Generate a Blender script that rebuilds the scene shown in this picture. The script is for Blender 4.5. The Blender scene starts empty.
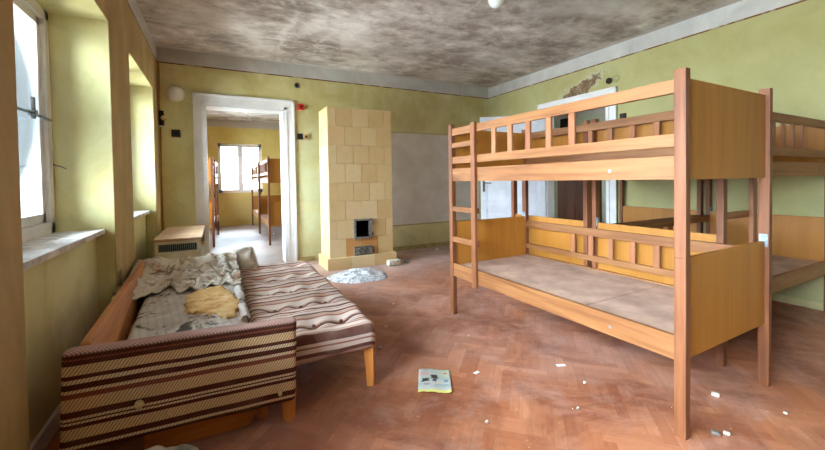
import bpy, bmesh, math, random
from mathutils import Vector, Matrix, noise as mnoise
rnd = random.Random(7)
sc = bpy.context.scene
COL = sc.collection
# ------------------------------------------------------------------ dimensions
XL, XR, YB, YF, ZC = -0.657, 4.88, 5.95, -3.8, 3.06
BAND = 2.862

# ------------------------------------------------------------------ material helpers
def lin(c):
    out = []
    for v in c[:3]:
        v = v / 255.0
        out.append(v / 12.92 if v <= 0.04045 else ((v + 0.055) / 1.055) ** 2.4)
    return (out[0], out[1], out[2], 1.0)

class NT:
    def __init__(s, name, rough=0.7, spec=0.3, metal=0.0):
        s.m = bpy.data.materials.new(name)
        s.m.use_nodes = True
        s.t = s.m.node_tree
        s.b = s.t.nodes['Principled BSDF']
        s.b.inputs['Roughness'].default_value = rough
        s.b.inputs['Specular IOR Level'].default_value = spec
        s.b.inputs['Metallic'].default_value = metal
        s.out = s.t.nodes['Material Output']
    def n(s, typ, **kw):
        nd = s.t.nodes.new(typ)
        for k, v in kw.items():
            setattr(nd, k, v)
        return nd
    def put(s, sock, v):
        if isinstance(v, bpy.types.NodeSocket):
            s.t.links.new(v, sock)
        elif v is not None:
            if hasattr(sock.default_value, '__len__') and not hasattr(v, '__len__'):
                v = [v] * len(sock.default_value)
            if hasattr(sock.default_value, '__len__') and len(sock.default_value) == 3 and len(v) == 4:
                v = v[:3]
            sock.default_value = v
    def co(s, scale=(1, 1, 1), rot=(0, 0, 0), kind='Object'):
        tc = s.n('ShaderNodeTexCoord'); mp = s.n('ShaderNodeMapping')
        s.t.links.new(tc.outputs[kind], mp.inputs['Vector'])
        mp.inputs['Scale'].default_value = scale
        mp.inputs['Rotation'].default_value = rot
        return mp.outputs['Vector']
    def xyz(s, kind='Object'):
        tc = s.n('ShaderNodeTexCoord'); sp = s.n('ShaderNodeSeparateXYZ')
        s.t.links.new(tc.outputs[kind], sp.inputs[0])
        return sp.outputs[0], sp.outputs[1], sp.outputs[2]
    def noise(s, vec, scale=5, detail=4, rough=0.55, dist=0.0):
        nd = s.n('ShaderNodeTexNoise')
        s.put(nd.inputs['Vector'], vec)
        nd.inputs['Scale'].default_value = scale
        nd.inputs['Detail'].default_value = detail
        nd.inputs['Roughness'].default_value = rough
        nd.inputs['Distortion'].default_value = dist
        return nd.outputs['Fac']
    def ma(s, op, a, b=None, c=None, clamp=False):
        nd = s.n('ShaderNodeMath', operation=op); nd.use_clamp = clamp
        s.put(nd.inputs[0], a)
        if b is not None: s.put(nd.inputs[1], b)
        if c is not None: s.put(nd.inputs[2], c)
        return nd.outputs[0]
    def rng(s, v, a, b, c=0.0, d=1.0):
        nd = s.n('ShaderNodeMapRange'); nd.clamp = True
        s.put(nd.inputs[0], v)
        for i, x in enumerate((a, b, c, d)):
            nd.inputs[1 + i].default_value = x
        return nd.outputs[0]
    def mix(s, f, a, b, blend='MIX'):
        nd = s.n('ShaderNodeMix', data_type='RGBA', blend_type=blend)
        s.put(nd.inputs['Factor'], f)
        s.put(nd.inputs[6], a); s.put(nd.inputs[7], b)
        return nd.outputs[2]
    def ramp(s, f, stops, interp='LINEAR'):
        nd = s.n('ShaderNodeValToRGB'); cr = nd.color_ramp
        cr.interpolation = interp
        while len(cr.elements) > 1:
            cr.elements.remove(cr.elements[-1])
        cr.elements[0].position = stops[0][0]; cr.elements[0].color = lin(stops[0][1])
        for p, c in stops[1:]:
            e = cr.elements.new(p); e.color = lin(c)
        s.put(nd.inputs[0], f)
        return nd.outputs[0]
    def bump(s, h, strength=0.3, dist=0.01):
        nd = s.n('ShaderNodeBump')
        nd.inputs['Strength'].default_value = strength
        nd.inputs['Distance'].default_value = dist
        s.put(nd.inputs['Height'], h)
        s.t.links.new(nd.outputs[0], s.b.inputs['Normal'])
    def color(s, c):
        s.put(s.b.inputs['Base Color'], c)
        return s.m

def plain(name, rgb, rough=0.7, metal=0.0, var=0.12, scale=14, spec=0.3, bump=0.0):
    t = NT(name, rough, spec, metal)
    f = t.noise(t.co(), scale, 5, 0.6)
    d = tuple(max(0, v * (1 - var * 1.6)) for v in rgb)
    l = tuple(min(255, v * (1 + var)) for v in rgb)
    c = t.ramp(f, [(0.3, d), (0.7, l)])
    if bump: t.bump(f, bump, 0.004)
    return t.color(c)

def wood(name, dark, mid, light, axis=0, rough=0.5, gs=1.0, spec=0.35):
    """grain along object axis 0/1/2"""
    t = NT(name, rough, spec)
    sc_ = [26 * gs, 26 * gs, 26 * gs]; sc_[axis] = 1.6 * gs
    oi = t.n('ShaderNodeObjectInfo')
    v = t.co(tuple(sc_))
    va = t.n('ShaderNodeVectorMath', operation='ADD')
    t.put(va.inputs[0], v)
    comb = t.n('ShaderNodeCombineXYZ')
    r = t.ma('MULTIPLY', oi.outputs['Random'], 37.0)
    for i in range(3): t.put(comb.inputs[i], r)
    t.put(va.inputs[1], comb.outputs[0])
    f = t.noise(va.outputs[0], 1.0, 5, 0.6, 0.6)
    sl = [3.2, 3.2, 3.2]; sl[axis] = 0.7
    g = t.noise(t.co(tuple(sl)), 1.3, 3, 0.6)
    c = t.ramp(f, [(0.28, dark), (0.5, mid), (0.74, light)])
    c = t.mix(t.rng(g, 0.35, 0.75), c, t.ramp(f, [(0.3, mid), (0.7, light)]))
    hsv = t.n('ShaderNodeHueSaturation')
    t.put(hsv.inputs['Value'], t.rng(oi.outputs['Random'], 0, 1, 0.86, 1.1))
    t.put(hsv.inputs['Color'], c)
    t.bump(f, 0.12, 0.003)
    return t.color(hsv.outputs[0])

# ------------------------------------------------------------------ mesh helpers
class MB:
    def __init__(s):
        s.bm = bmesh.new()
    def box(s, x0, x1, y0, y1, z0, z1, bev=0.0, rot=None, at=None):
        b = bmesh.new()
        bmesh.ops.create_cube(b, size=1.0)
        for v in b.verts:
            v.co = Vector(((x0 + x1) / 2 + v.co.x * (x1 - x0), (y0 + y1) / 2 + v.co.y * (y1 - y0), (z0 + z1) / 2 + v.co.z * (z1 - z0)))
        if bev:
            bmesh.ops.bevel(b, geom=list(b.edges), offset=bev, segments=2, profile=0.7, affect='EDGES')
        if rot is not None:
            c = Vector(at) if at is not None else Vector(((x0 + x1) / 2, (y0 + y1) / 2, (z0 + z1) / 2))
            for v in b.verts: v.co = c + rot @ (v.co - c)
        s.add(b); return s
    def add(s, b):
        me = bpy.data.meshes.new('tmp'); b.to_mesh(me); b.free()
        s.bm.from_mesh(me); bpy.data.meshes.remove(me)
    def prism(s, pts, axis, a, b):
        """polygon pts (2D) extruded along axis from a to b"""
        def mk(p, t):
            if axis == 0: return Vector((t, p[0], p[1]))
            if axis == 1: return Vector((p[0], t, p[1]))
            return Vector((p[0], p[1], t))
        bm = s.bm
        A = [bm.verts.new(mk(p, a)) for p in pts]; B = [bm.verts.new(mk(p, b)) for p in pts]
        n = len(pts)
        bm.faces.new(A); bm.faces.new(list(reversed(B)))
        for i in range(n):
            bm.faces.new((A[i], B[i], B[(i + 1) % n], A[(i + 1) % n]))
        bmesh.ops.recalc_face_normals(bm, faces=bm.faces)
        return s
    def cyl(s, p0, p1, r0, r1=None, seg=16, caps=True):
        r1 = r0 if r1 is None else r1
        p0, p1 = Vector(p0), Vector(p1)
        d = p1 - p0
        b = bmesh.new()
        bmesh.ops.create_cone(b, cap_ends=caps, segments=seg, radius1=r0, radius2=r1, depth=d.length)
        q = d.to_track_quat('Z', 'Y')
        for v in b.verts: v.co = (p0 + p1) / 2 + q @ v.co
        s.add(b); return s
    def tube(s, pts, r, seg=8):
        for a, b in zip(pts[:-1], pts[1:]): s.cyl(a, b, r, r, seg)
        return s
    def lathe(s, prof, centre, axis='Z', seg=28):
        bm = s.bm; rings = []
        c = Vector(centre)
        for r, h in prof:
            ring = []
            for k in range(seg):
                a = 2 * math.pi * k / seg
                u, v = r * math.cos(a), r * math.sin(a)
                p = {'Z': (u, v, h), 'Y': (u, h, v), 'X': (h, u, v)}[axis]
                ring.append(bm.verts.new(c + Vector(p)))
            rings.append(ring)
        for A, B in zip(rings[:-1], rings[1:]):
            for k in range(seg):
                bm.faces.new((A[k], A[(k + 1) % seg], B[(k + 1) % seg], B[k]))
        bm.faces.new(rings[0]); bm.faces.new(rings[-1])
        bmesh.ops.recalc_face_normals(bm, faces=bm.faces)
        return s
    def rbox(s, cx, cy, cz, sx, sy, sz, r, n=(8, 8, 4), fn=None):
        """rounded box on a lattice, fn(p, u, v, w) moves points"""
        nx, ny, nz = n; bm = s.bm; V = {}
        hx, hy, hz = sx / 2, sy / 2, sz / 2
        def warp(i, m):      # more points near the rim
            t = 2 * i / m - 1
            return math.copysign(1 - (1 - abs(t)) ** 1.35, t)
        def get(i, j, k):
            if (i, j, k) in V: return V[(i, j, k)]
            u, v, w = warp(i, nx), warp(j, ny), warp(k, nz)
            p = Vector((u * hx, v * hy, w * hz))
            q = Vector((max(-hx + r, min(hx - r, p.x)), max(-hy + r, min(hy - r, p.y)), max(-hz + r, min(hz - r, p.z))))
            d = p - q
            if d.length > 1e-9: p = q + d.normalized() * r
            p = p + Vector((cx, cy, cz))
            if fn: p = fn(p, u, v, w)
            V[(i, j, k)] = bm.verts.new(p); return V[(i, j, k)]
        for i in range(nx):
            for j in range(ny):
                bm.faces.new((get(i, j, nz), get(i + 1, j, nz), get(i + 1, j + 1, nz), get(i, j + 1, nz)))
                bm.faces.new((get(i, j + 1, 0), get(i + 1, j + 1, 0), get(i + 1, j, 0), get(i, j, 0)))
        for i in range(nx):
            for k in range(nz):
                bm.faces.new((get(i, 0, k), get(i + 1, 0, k), get(i + 1, 0, k + 1), get(i, 0, k + 1)))
                bm.faces.new((get(i, ny, k + 1), get(i + 1, ny, k + 1), get(i + 1, ny, k), get(i, ny, k)))
        for j in range(ny):
            for k in range(nz):
                bm.faces.new((get(0, j, k + 1), get(0, j + 1, k + 1), get(0, j + 1, k), get(0, j, k)))
                bm.faces.new((get(nx, j, k), get(nx, j + 1, k), get(nx, j + 1, k + 1), get(nx, j, k + 1)))
        return s
    def build(s, name, mat, parent=None, smooth=False, label=None):
        me = bpy.data.meshes.new(name); s.bm.to_mesh(me); s.bm.free()
        if smooth:
            for p in me.polygons: p.use_smooth = True
        for m in (mat if isinstance(mat, (list, tuple)) else [mat]): me.materials.append(m)
        o = bpy.data.objects.new(name, me); COL.objects.link(o)
        if parent is not None: o.parent = parent
        if label: o['label'] = label
        return o

def tag(o, label=None, cat=None, group=None, kind=None):
    if label: o['label'] = label
    if cat: o['category'] = cat
    if group: o['group'] = group
    if kind: o['kind'] = kind
    return o
def empty(name, loc=(0, 0, 0), rz=0.0):
    o = bpy.data.objects.new(name, None); COL.objects.link(o)
    o.location = loc; o.rotation_euler = (0, 0, rz); o.empty_display_size = 0.1
    return o
def copy_tree(o, parent=None, skip=()):
    c = o.copy(); COL.objects.link(c)
    if parent is not None: c.parent = parent
    for ch in [k for k in bpy.data.objects if k.parent == o]:
        if ch.name.split('.')[0] in skip: continue
        copy_tree(ch, c, skip)
    return c
def struct(o, label, cat):
    return tag(o, label, cat, None, 'structure')

def cloth(name, mat, nx, ny, fn, thick=0.006, parent=None, sub=1):
    b = MB(); bm = b.bm
    g = [[bm.verts.new(fn(i / nx, j / ny)) for j in range(ny + 1)] for i in range(nx + 1)]
    for i in range(nx):
        for j in range(ny):
            bm.faces.new((g[i][j], g[i + 1][j], g[i + 1][j + 1], g[i][j + 1]))
    o = b.build(name, mat, parent, True)
    if thick:
        md = o.modifiers.new('thickness', 'SOLIDIFY'); md.thickness = thick; md.offset = 1
    if sub:
        md = o.modifiers.new('smooth', 'SUBSURF'); md.levels = sub; md.render_levels = sub
    return o
def nz(x, y, z=0.0): return mnoise.noise(Vector((x, y, z)))
def fbm(x, y, z=0.0): return mnoise.fractal(Vector((x, y, z)), 0.9, 2.1, 4)

# ------------------------------------------------------------------ materials
def wall_paint(name, extra=None, warm=0.0):
    t = NT(name, 0.85, 0.15)
    v = t.co()
    x, y, z = t.xyz()
    a = t.noise(v, 0.9, 5, 0.6, 0.4)
    b = t.noise(t.co((1, 1, 0.45)), 3.5, 6, 0.65, 0.3)
    c = t.ramp(a, [(0.30, (200, 186, 128)), (0.48, (216, 207, 152)), (0.66, (226, 221, 176))])
    c = t.mix(t.rng(b, 0.48, 0.78, 0, 0.55), c, lin((222, 218, 184)))
    c = t.mix(t.rng(t.noise(v, 2.2, 7, 0.7, 0.8), 0.52, 0.74, 0, 0.5), c, lin((176, 160, 110)))
    # worn, dusty foot of the wall
    c = t.mix(t.ma('MULTIPLY', t.rng(z, 0.05, 0.45, 0.45, 0), t.rng(b, 0.3, 0.6)), c, lin((150, 132, 92)))
    up = t.ma('MULTIPLY', t.rng(z, 1.7, 2.6), t.rng(t.noise(v, 1.7, 6, 0.66, 0.5), 0.34, 0.62, 0.15, 0.75))
    c = t.mix(up, c, lin((178, 160, 98)))
    if extra: c = extra(t, c, x, y, z)
    # white-washed band under the ceiling with its thin brown line
    w = t.ramp(t.noise(v, 1.6, 6, 0.65, 0.6), [(0.3, (176, 170, 166)), (0.7, (214, 210, 206))])
    c = t.mix(t.ma('GREATER_THAN', z, BAND), c, w)
    d = t.ma('ABSOLUTE', t.ma('SUBTRACT', z, BAND))
    c = t.mix(t.ma('MULTIPLY', t.ma('LESS_THAN', d, 0.0085), t.rng(t.noise(v, 7, 3), 0.35, 0.5, 0.35, 1)), c, lin((112, 72, 42)))
    t.bump(b, 0.15, 0.01)
    return t.color(c)

def box_mask(t, u, v, u0, u1, v0, v1, soft=0.008, jag=None):
    if jag is not None:
        u = t.ma('ADD', u, jag); v = t.ma('ADD', v, jag)
    m = t.ma('MULTIPLY', t.rng(u, u0 - soft, u0 + soft), t.rng(u, u1 - soft, u1 + soft, 1, 0))
    return t.ma('MULTIPLY', m, t.ma('MULTIPLY', t.rng(v, v0 - soft, v0 + soft), t.rng(v, v1 - soft, v1 + soft, 1, 0)))

def back_extra(t, c, x, y, z):
    nn = t.noise(t.co(), 3.0, 6, 0.65, 0.4)
    lil = t.ramp(nn, [(0.3, (214, 205, 194)), (0.7, (234, 228, 220))])
    c = t.mix(box_mask(t, x, z, 2.5, 4.62, 0.455, 2.085), c, lil)
    line = box_mask(t, x, z, 2.4, 4.62, 0.435, 0.455, 0.004)
    c = t.mix(t.ma('MULTIPLY', line, 0.7), c, lin((140, 120, 70)))
    line = box_mask(t, x, z, 2.4, 4.62, 2.085, 2.10, 0.004)
    c = t.mix(t.ma('MULTIPLY', line, 0.5), c, lin((140, 125, 80)))
    # scuffed pale patch beside the door casing
    pm = t.ma('MULTIPLY', box_mask(t, x, z, 1.02, 1.5, 0.0, 2.1, 0.25), t.rng(nn, 0.4, 0.62, 0.1, 0.75))
    c = t.mix(pm, c, lin((214, 216, 178)))
    return c

def right_extra(t, c, x, y, z):
    v = t.co()
    c = t.mix(0.55, c, t.ramp(t.noise(v, 1.3, 5, 0.6, 0.4), [(0.3, (146, 144, 98)), (0.7, (172, 168, 120))]))  # duller olive tone; its darkness stands in for daylight falling off here
    dy = t.ma('DIVIDE', t.ma('SUBTRACT', y, 3.86), 0.42)
    # patch leans: higher towards the camera
    zz = t.ma('ADD', z, t.ma('MULTIPLY', t.ma('SUBTRACT', y, 3.86), 0.38))
    dz = t.ma('DIVIDE', t.ma('SUBTRACT', zz, 2.545), 0.13)
    r = t.ma('SQRT', t.ma('ADD', t.ma('MULTIPLY', dy, dy), t.ma('MULTIPLY', dz, dz)))
    nn = t.noise(v, 9, 6, 0.7, 0.5)
    r = t.ma('ADD', r, t.ma('MULTIPLY', t.ma('SUBTRACT', nn, 0.5), 2.2))
    c = t.mix(t.rng(r, 1.2, 0.95), c, lin((196, 190, 160)))
    p = t.ramp(t.noise(v, 22, 5, 0.7), [(0.3, (92, 70, 52)), (0.55, (138, 112, 86)), (0.72, (196, 188, 172))])
    c = t.mix(t.rng(r, 0.95, 0.8), c, p)
    # grey repaint left of the doorway
    lil = t.ramp(t.noise(v, 3, 5, 0.6), [(0.3, (214, 206, 196)), (0.7, (230, 224, 216))])
    c = t.mix(box_mask(t, y, z, 4.66, 6.0, 0.45, 2.085), c, lil)
    return c

def left_extra(t, c, x, y, z):
    v = t.co()
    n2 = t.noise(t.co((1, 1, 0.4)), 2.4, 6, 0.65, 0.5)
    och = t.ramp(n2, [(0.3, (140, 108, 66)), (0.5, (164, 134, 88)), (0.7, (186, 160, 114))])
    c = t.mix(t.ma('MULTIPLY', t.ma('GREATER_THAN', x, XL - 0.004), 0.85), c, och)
    # torn paint low on the pillar between the windows
    j = t.ma('MULTIPLY', t.ma('SUBTRACT', t.noise(v, 14, 5, 0.7), 0.5), 0.12)
    m = box_mask(t, y, z, 3.42, 3.56, 0.36, 0.60, 0.012, j)
    c = t.mix(m, c, lin((124, 104, 82)))
    return c

M = {}
M['wall_back'] = wall_paint('yellow_wall_paint_back', back_extra)
M['wall_right'] = wall_paint('yellow_wall_paint_right', right_extra)
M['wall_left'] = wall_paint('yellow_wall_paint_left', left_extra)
M['wall'] = wall_paint('yellow_wall_paint')

def far_paint(name, a, b):
    t = NT(name, 0.85, 0.15)
    f = t.noise(t.co(), 1.4, 5, 0.6, 0.4)
    x, y, z = t.xyz()
    c = t.ramp(f, [(0.3, a), (0.7, b)])
    w = t.ma('GREATER_THAN', z, BAND)
    return t.color(t.mix(w, c, lin((180, 172, 166))))
M['wall_far'] = far_paint('ochre_wall_paint', (196, 172, 96), (216, 198, 130))
M['wall_hall'] = far_paint('grey_green_wall_paint', (150, 152, 132), (182, 184, 164))

# ceiling: grimy with pale veins
t = NT('grimy_ceiling', 0.9, 0.1)
v = t.co()
big = t.noise(v, 0.7, 5, 0.6, 0.5)
mid = t.noise(t.co((1.0, 1.25, 1)), 1.5, 8, 0.66, 0.15)
fine = t.noise(t.co((1.0, 1.5, 1)), 4.5, 6, 0.66, 0.3)
c = t.ramp(t.ma('ADD', t.ma('MULTIPLY', mid, 0.55), t.ma('ADD', t.ma('MULTIPLY', big, 0.2), t.ma('MULTIPLY', fine, 0.25))), [(0.40, (138, 124, 114)), (0.47, (172, 158, 149)), (0.53, (206, 195, 188)), (0.60, (240, 233, 228))])
x, y, z = t.xyz()
wob = t.ma('MULTIPLY', t.ma('SUBTRACT', t.noise(v, 1.6, 4, 0.6), 0.5), 0.32)
pale = lin((220, 212, 206))
br = t.rng(t.noise(v, 1.9, 5, 0.65), 0.36, 0.6)
c = t.mix(t.rng(t.noise(v, 0.95, 6, 0.6, 0.2), 0.5, 0.66, 0, 0.7), c, lin((232, 224, 219)))
# faint pale joints of the boards under the plaster, both ways
for (q1, fr, wdt, st) in ((y, 1.1, 0.055, 0.75), (x, 0.62, 0.03, 0.65)):
    jn = t.ma('ABSOLUTE', t.ma('SUBTRACT', t.ma('FRACT', t.ma('ADD', t.ma('MULTIPLY', q1, fr), wob)), 0.5))
    c = t.mix(t.ma('MULTIPLY', t.rng(jn, wdt, 0.0, 0, st), t.rng(fine, 0.38, 0.56, 0.25, 1)), c, pale)
vein = t.ma('ABSOLUTE', t.ma('SUBTRACT', t.noise(v, 1.3, 4, 0.6, 0.25), 0.5))
c = t.mix(t.ma('MULTIPLY', t.rng(vein, 0.028, 0.0, 0, 0.7), t.rng(fine, 0.4, 0.55, 0.2, 1)), c, pale)
# darker field over the bunk side of the room
c = t.mix(t.ma('MULTIPLY', t.rng(x, 0.8, 2.6, 0, 0.3), t.rng(mid, 0.7, 0.4)), c, lin((134, 118, 104)))
# cleaner strip along the walls
e = t.ma('MINIMUM', t.ma('SUBTRACT', XR, x), t.ma('SUBTRACT', YB, y))
c = t.mix(t.ma('MULTIPLY', t.rng(e, 0.14, 0.02, 0, 0.8), t.rng(e, -0.02, 0.0)), c, lin((208, 202, 198)))
c = t.mix(t.rng(t.noise(v, 26, 3, 0.6), 0.72, 0.78, 0, 0.5), c, lin((120, 108, 98)))
M['ceiling'] = t.color(c)

# parquet: per plank random value and uv in metres
t = NT('worn_herringbone_parquet', 0.55, 0.35)
at = t.n('ShaderNodeAttribute'); at.attribute_name = 'plank'
sp = t.n('ShaderNodeSeparateXYZ'); t.t.links.new(at.outputs['Vector'], sp.inputs[0])
r = sp.outputs[0]
uv = t.n('ShaderNodeUVMap'); uv.uv_map = 'UVMap'
us = t.n('ShaderNodeSeparateXYZ'); t.t.links.new(uv.outputs[0], us.inputs[0])
mp = t.n('ShaderNodeMapping'); mp.inputs['Scale'].default_value = (5, 60, 1)
t.t.links.new(uv.outputs[0], mp.inputs['Vector'])
va = t.n('ShaderNodeVectorMath', operation='ADD'); t.put(va.inputs[0], mp.outputs[0]); t.t.links.new(at.outputs['Vector'], va.inputs[1])
vs = t.n('ShaderNodeVectorMath', operation='SCALE'); t.t.links.new(at.outputs['Vector'], vs.inputs[0]); vs.inputs['Scale'].default_value = 50
t.t.links.new(vs.outputs[0], va.inputs[1])
grain = t.noise(va.outputs[0], 1.0, 5, 0.65, 0.4)
v = t.co()
c = t.ramp(t.ma('ADD', t.ma('ADD', t.ma('MULTIPLY', r, 0.46), 0.04), t.ma('MULTIPLY', grain, 0.52)),
           [(0.15, (140, 78, 50)), (0.4, (162, 97, 65)), (0.6, (174, 109, 75)), (0.85, (190, 128, 94))])
wear = t.noise(v, 0.9, 6, 0.62, 0.5)
c = t.mix(t.rng(wear, 0.42, 0.66, 0, 0.72), c, lin((176, 136, 122)))            # dusty, worn pale
c = t.mix(t.rng(t.noise(t.co(), 1.7, 6, 0.68, 0.7), 0.44, 0.62, 0, 0.75), c, lin((122, 68, 48)))  # darker varnish left
dust = t.noise(v, 3.4, 7, 0.72, 0.4)
c = t.mix(t.rng(dust, 0.5, 0.75, 0, 0.5), c, lin((188, 156, 144)))
ex = t.ma('MINIMUM', us.outputs[0], t.ma('SUBTRACT', 0.33, us.outputs[0]))
ey = t.ma('MINIMUM', us.outputs[1], t.ma('SUBTRACT', 0.055, us.outputs[1]))
edge = t.ma('MINIMUM', ex, ey)
c = t.mix(t.rng(edge, 0.002, 0.0004, 0, 0.32), c, lin((126, 78, 56)))
x, y, z = t.xyz()
# dusty grey floor towards the stove and through the doorway
g = t.ma('MULTIPLY', t.rng(y, 3.7, 5.6), t.rng(t.noise(v, 1.6, 5, 0.6, 0.4), 0.25, 0.55))
c = t.mix(t.ma('MULTIPLY', g, 0.75), c, lin((192, 174, 168)))
c = t.mix(t.rng(y, 5.9, 6.2, 0, 0.6), c, lin((150, 136, 128)))
c = t.mix(t.rng(t.noise(v, 40, 2, 0.6), 0.7, 0.76, 0, 0.6), c, lin((206, 190, 176)))
t.put(t.b.inputs['Roughness'], t.rng(wear, 0.35, 0.7, 0.42, 0.68))
t.bump(t.ma('ADD', t.ma('MULTIPLY', grain, 0.3), t.rng(edge, 0.0, 0.002)), 0.25, 0.002)
M['floor'] = t.color(c)

BW = ((128, 66, 32), (182, 108, 62), (208, 140, 92))
M['post_wood'] = wood('reddish_beech_post', (82, 44, 26), (116, 67, 40), (142, 89, 57), 2)
M['rail_wood'] = wood('beech_rail', (100, 56, 28), (136, 85, 48), (158, 108, 66), 1)
M['rail_wood_x'] = wood('beech_rail_cross', (116, 66, 40), (150, 94, 62), (172, 118, 82), 0)
M['slat_wood'] = wood('beech_slat', (116, 64, 40), (150, 92, 60), (172, 118, 82), 2)
M['panel_wood'] = wood('orange_laminate', (158, 98, 32), (170, 110, 40), (180, 120, 50), 2, 0.45, 0.6)
M['board'] = plain('grey_brown_hardboard', (190, 156, 136), 0.8, 0, 0.1, 5)
M['metal'] = plain('grey_blue_metal', (150, 164, 172), 0.45, 0.7, 0.15, 40)
M['dark_metal'] = plain('dark_cast_iron', (96, 92, 90), 0.55, 0.6, 0.2, 40)
M['stove_metal'] = plain('worn_grey_cast_iron', (160, 156, 148), 0.5, 0.55, 0.25, 60, bump=0.3)
M['soot'] = plain('soot_black', (22, 20, 18), 0.9)
M['white'] = plain('chipped_white_paint', (240, 239, 240), 0.5, 0, 0.025, 6)
M['door_white'] = plain('white_door_paint', (222, 224, 232), 0.45, 0, 0.05, 3)
M['sill'] = plain('dusty_sill_paint', (214, 206, 200), 0.6, 0, 0.16, 12)
M['bake'] = plain('brown_bakelite', (52, 36, 28), 0.4)
M['black'] = plain('black_plastic', (26, 24, 24), 0.45)
M['red'] = plain('red_plastic', (206, 34, 24), 0.4)
M['beige'] = plain('beige_plastic', (206, 176, 120), 0.5)
M['lamp_glass'] = plain('opal_glass', (232, 232, 228), 0.2, 0, 0.03, 4, 0.5)
M['rubble'] = plain('pale_plaster', (214, 204, 188), 0.9, 0, 0.2, 30, bump=0.5)
M['plaster_dark'] = plain('grey_plaster', (120, 112, 104), 0.9, 0, 0.25, 30, bump=0.5)

# stove tiles: light ochre glaze, joints are modelled
t = NT('ochre_glazed_tile', 0.32, 0.5)
at = t.n('ShaderNodeAttribute'); at.attribute_name = 'tile'
sp = t.n('ShaderNodeSeparateXYZ'); t.t.links.new(at.outputs['Vector'], sp.inputs[0])
f = t.noise(t.co(), 5, 5, 0.6, 0.4)
c = t.ramp(t.ma('ADD', t.ma('MULTIPLY', sp.outputs[0], 0.5), t.ma('MULTIPLY', f, 0.5)), [(0.2, (218, 184, 128)), (0.5, (228, 198, 146)), (0.8, (236, 212, 166))])
c = t.mix(sp.outputs[1], c, lin((206, 136, 62)))
t.bump(t.noise(t.co(), 3, 2), 0.2, 0.01)
M['tile'] = t.color(c)
M['grout'] = plain('pale_tile_joint', (222, 206, 170), 0.8)

# striped sofa fabric
def hatch(t, a, b, fa, fb):
    s = t.ma('FRACT', t.ma('ADD', t.ma('MULTIPLY', a, fa), t.ma('MULTIPLY', b, fb)))
    return t.rng(t.ma('ABSOLUTE', t.ma('SUBTRACT', s, 0.5)), 0.16, 0.26)
t = NT('brown_striped_upholstery', 0.9, 0.1)
x, y, z = t.xyz()
pos = t.rng(z, 0.415, 0.0)
wob = t.ma('MULTIPLY', t.ma('SUBTRACT', t.noise(t.co(), 5, 2), 0.5), 0.012)
pos = t.ma('ADD', pos, wob)
D, T, L, RB = (96, 52, 40), (226, 192, 146), (232, 208, 170), (148, 84, 66)
st = [(0, D), (0.085, RB), (0.105, D), (0.15, T), (0.245, D), (0.285, L), (0.325, D), (0.385, L), (0.42, RB), (0.47, T), (0.595, D), (0.66, L), (0.685, D), (0.70, L), (0.725, D), (0.765, T), (0.875, D), (0.935, L), (0.965, D)]
c = t.ramp(pos, st, 'CONSTANT')
hm = hatch(t, x, z, 72, -46)
c = t.mix(t.ma('MULTIPLY', hm, 0.6), c, t.mix(1.0, c, lin((138, 104, 90)), 'MULTIPLY'))
# top roll of the board: dusty pinkish weave
rim = t.rng(z, 0.392, 0.402)
hx = hatch(t, x, y, 72, 150)
c = t.mix(rim, c, t.mix(hx, lin((206, 172, 160)), lin((156, 114, 104))))
c = t.mix(t.rng(t.noise(t.co(), 6, 5, 0.6), 0.5, 0.8, 0, 0.25), c, lin((150, 120, 100)))
t.bump(hm, 0.25, 0.003)
M['stripe_board'] = t.color(c)

t = NT('faded_striped_upholstery', 0.92, 0.1)
x, y, z = t.xyz()
s = t.ma('ADD', y, t.ma('MINIMUM', z, 0.355))
s = t.ma('ADD', s, t.ma('MULTIPLY', t.ma('SUBTRACT', t.noise(t.co(), 3, 2), 0.5), 0.02))
ph = t.ma('FRACT', t.ma('MULTIPLY', s, 5.2))
W_, B_, D2, P_ = (226, 208, 196), (158, 106, 88), (112, 72, 62), (198, 166, 148)
c = t.ramp(ph, [(0, W_), (0.2, B_), (0.28, P_), (0.42, D2), (0.53, W_), (0.66, B_), (0.71, W_), (0.8, D2), (0.93, P_)], 'CONSTANT')
hm = hatch(t, x, s, 80, 60)
c = t.mix(t.ma('MULTIPLY', hm, 0.4), c, t.mix(1.0, c, lin((190, 160, 140)), 'MULTIPLY'))
c = t.mix(t.rng(t.noise(t.co(), 5, 5, 0.6), 0.45, 0.8, 0, 0.35), c, lin((190, 170, 156)))
t.bump(hm, 0.25, 0.003)
M['stripe_seat'] = t.color(c)

M['sofa_wood'] = wood('orange_stained_pine', (150, 84, 36), (188, 116, 58), (208, 142, 82), 1, 0.5)
M['box_wood'] = wood('orange_chipboard', (150, 78, 30), (186, 104, 44), (204, 126, 62), 0, 0.5)
M['leg_wood'] = wood('orange_leg_wood', (170, 96, 34), (204, 126, 56), (220, 150, 84), 2, 0.45)

# dirty ticking with tears and mould
t = NT('dirty_mattress_ticking', 0.95, 0.05)
v = t.co()
c = t.ramp(t.noise(v, 4, 6, 0.65, 0.5), [(0.3, (182, 172, 162)), (0.55, (214, 207, 200)), (0.75, (232, 228, 222))])
x, y, z = t.xyz()
wv = t.rng(t.ma('ABSOLUTE', t.ma('SUBTRACT', t.ma('FRACT', t.ma('MULTIPLY', t.ma('ADD', x, t.ma('MULTIPLY', y, 0.15)), 26)), 0.5)), 0.28, 0.4)
c = t.mix(t.ma('MULTIPLY', wv, 0.22), c, lin((150, 146, 146)))
c = t.mix(t.rng(t.noise(v, 5, 6, 0.7, 0.8), 0.525, 0.575, 0, 0.9), c, lin((58, 52, 48)))
c = t.mix(t.rng(t.noise(v, 3.0, 6, 0.7, 0.6), 0.5, 0.62, 0, 0.5), c, lin((150, 110, 72)))
t.bump(t.noise(v, 30, 4), 0.3, 0.006)
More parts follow.
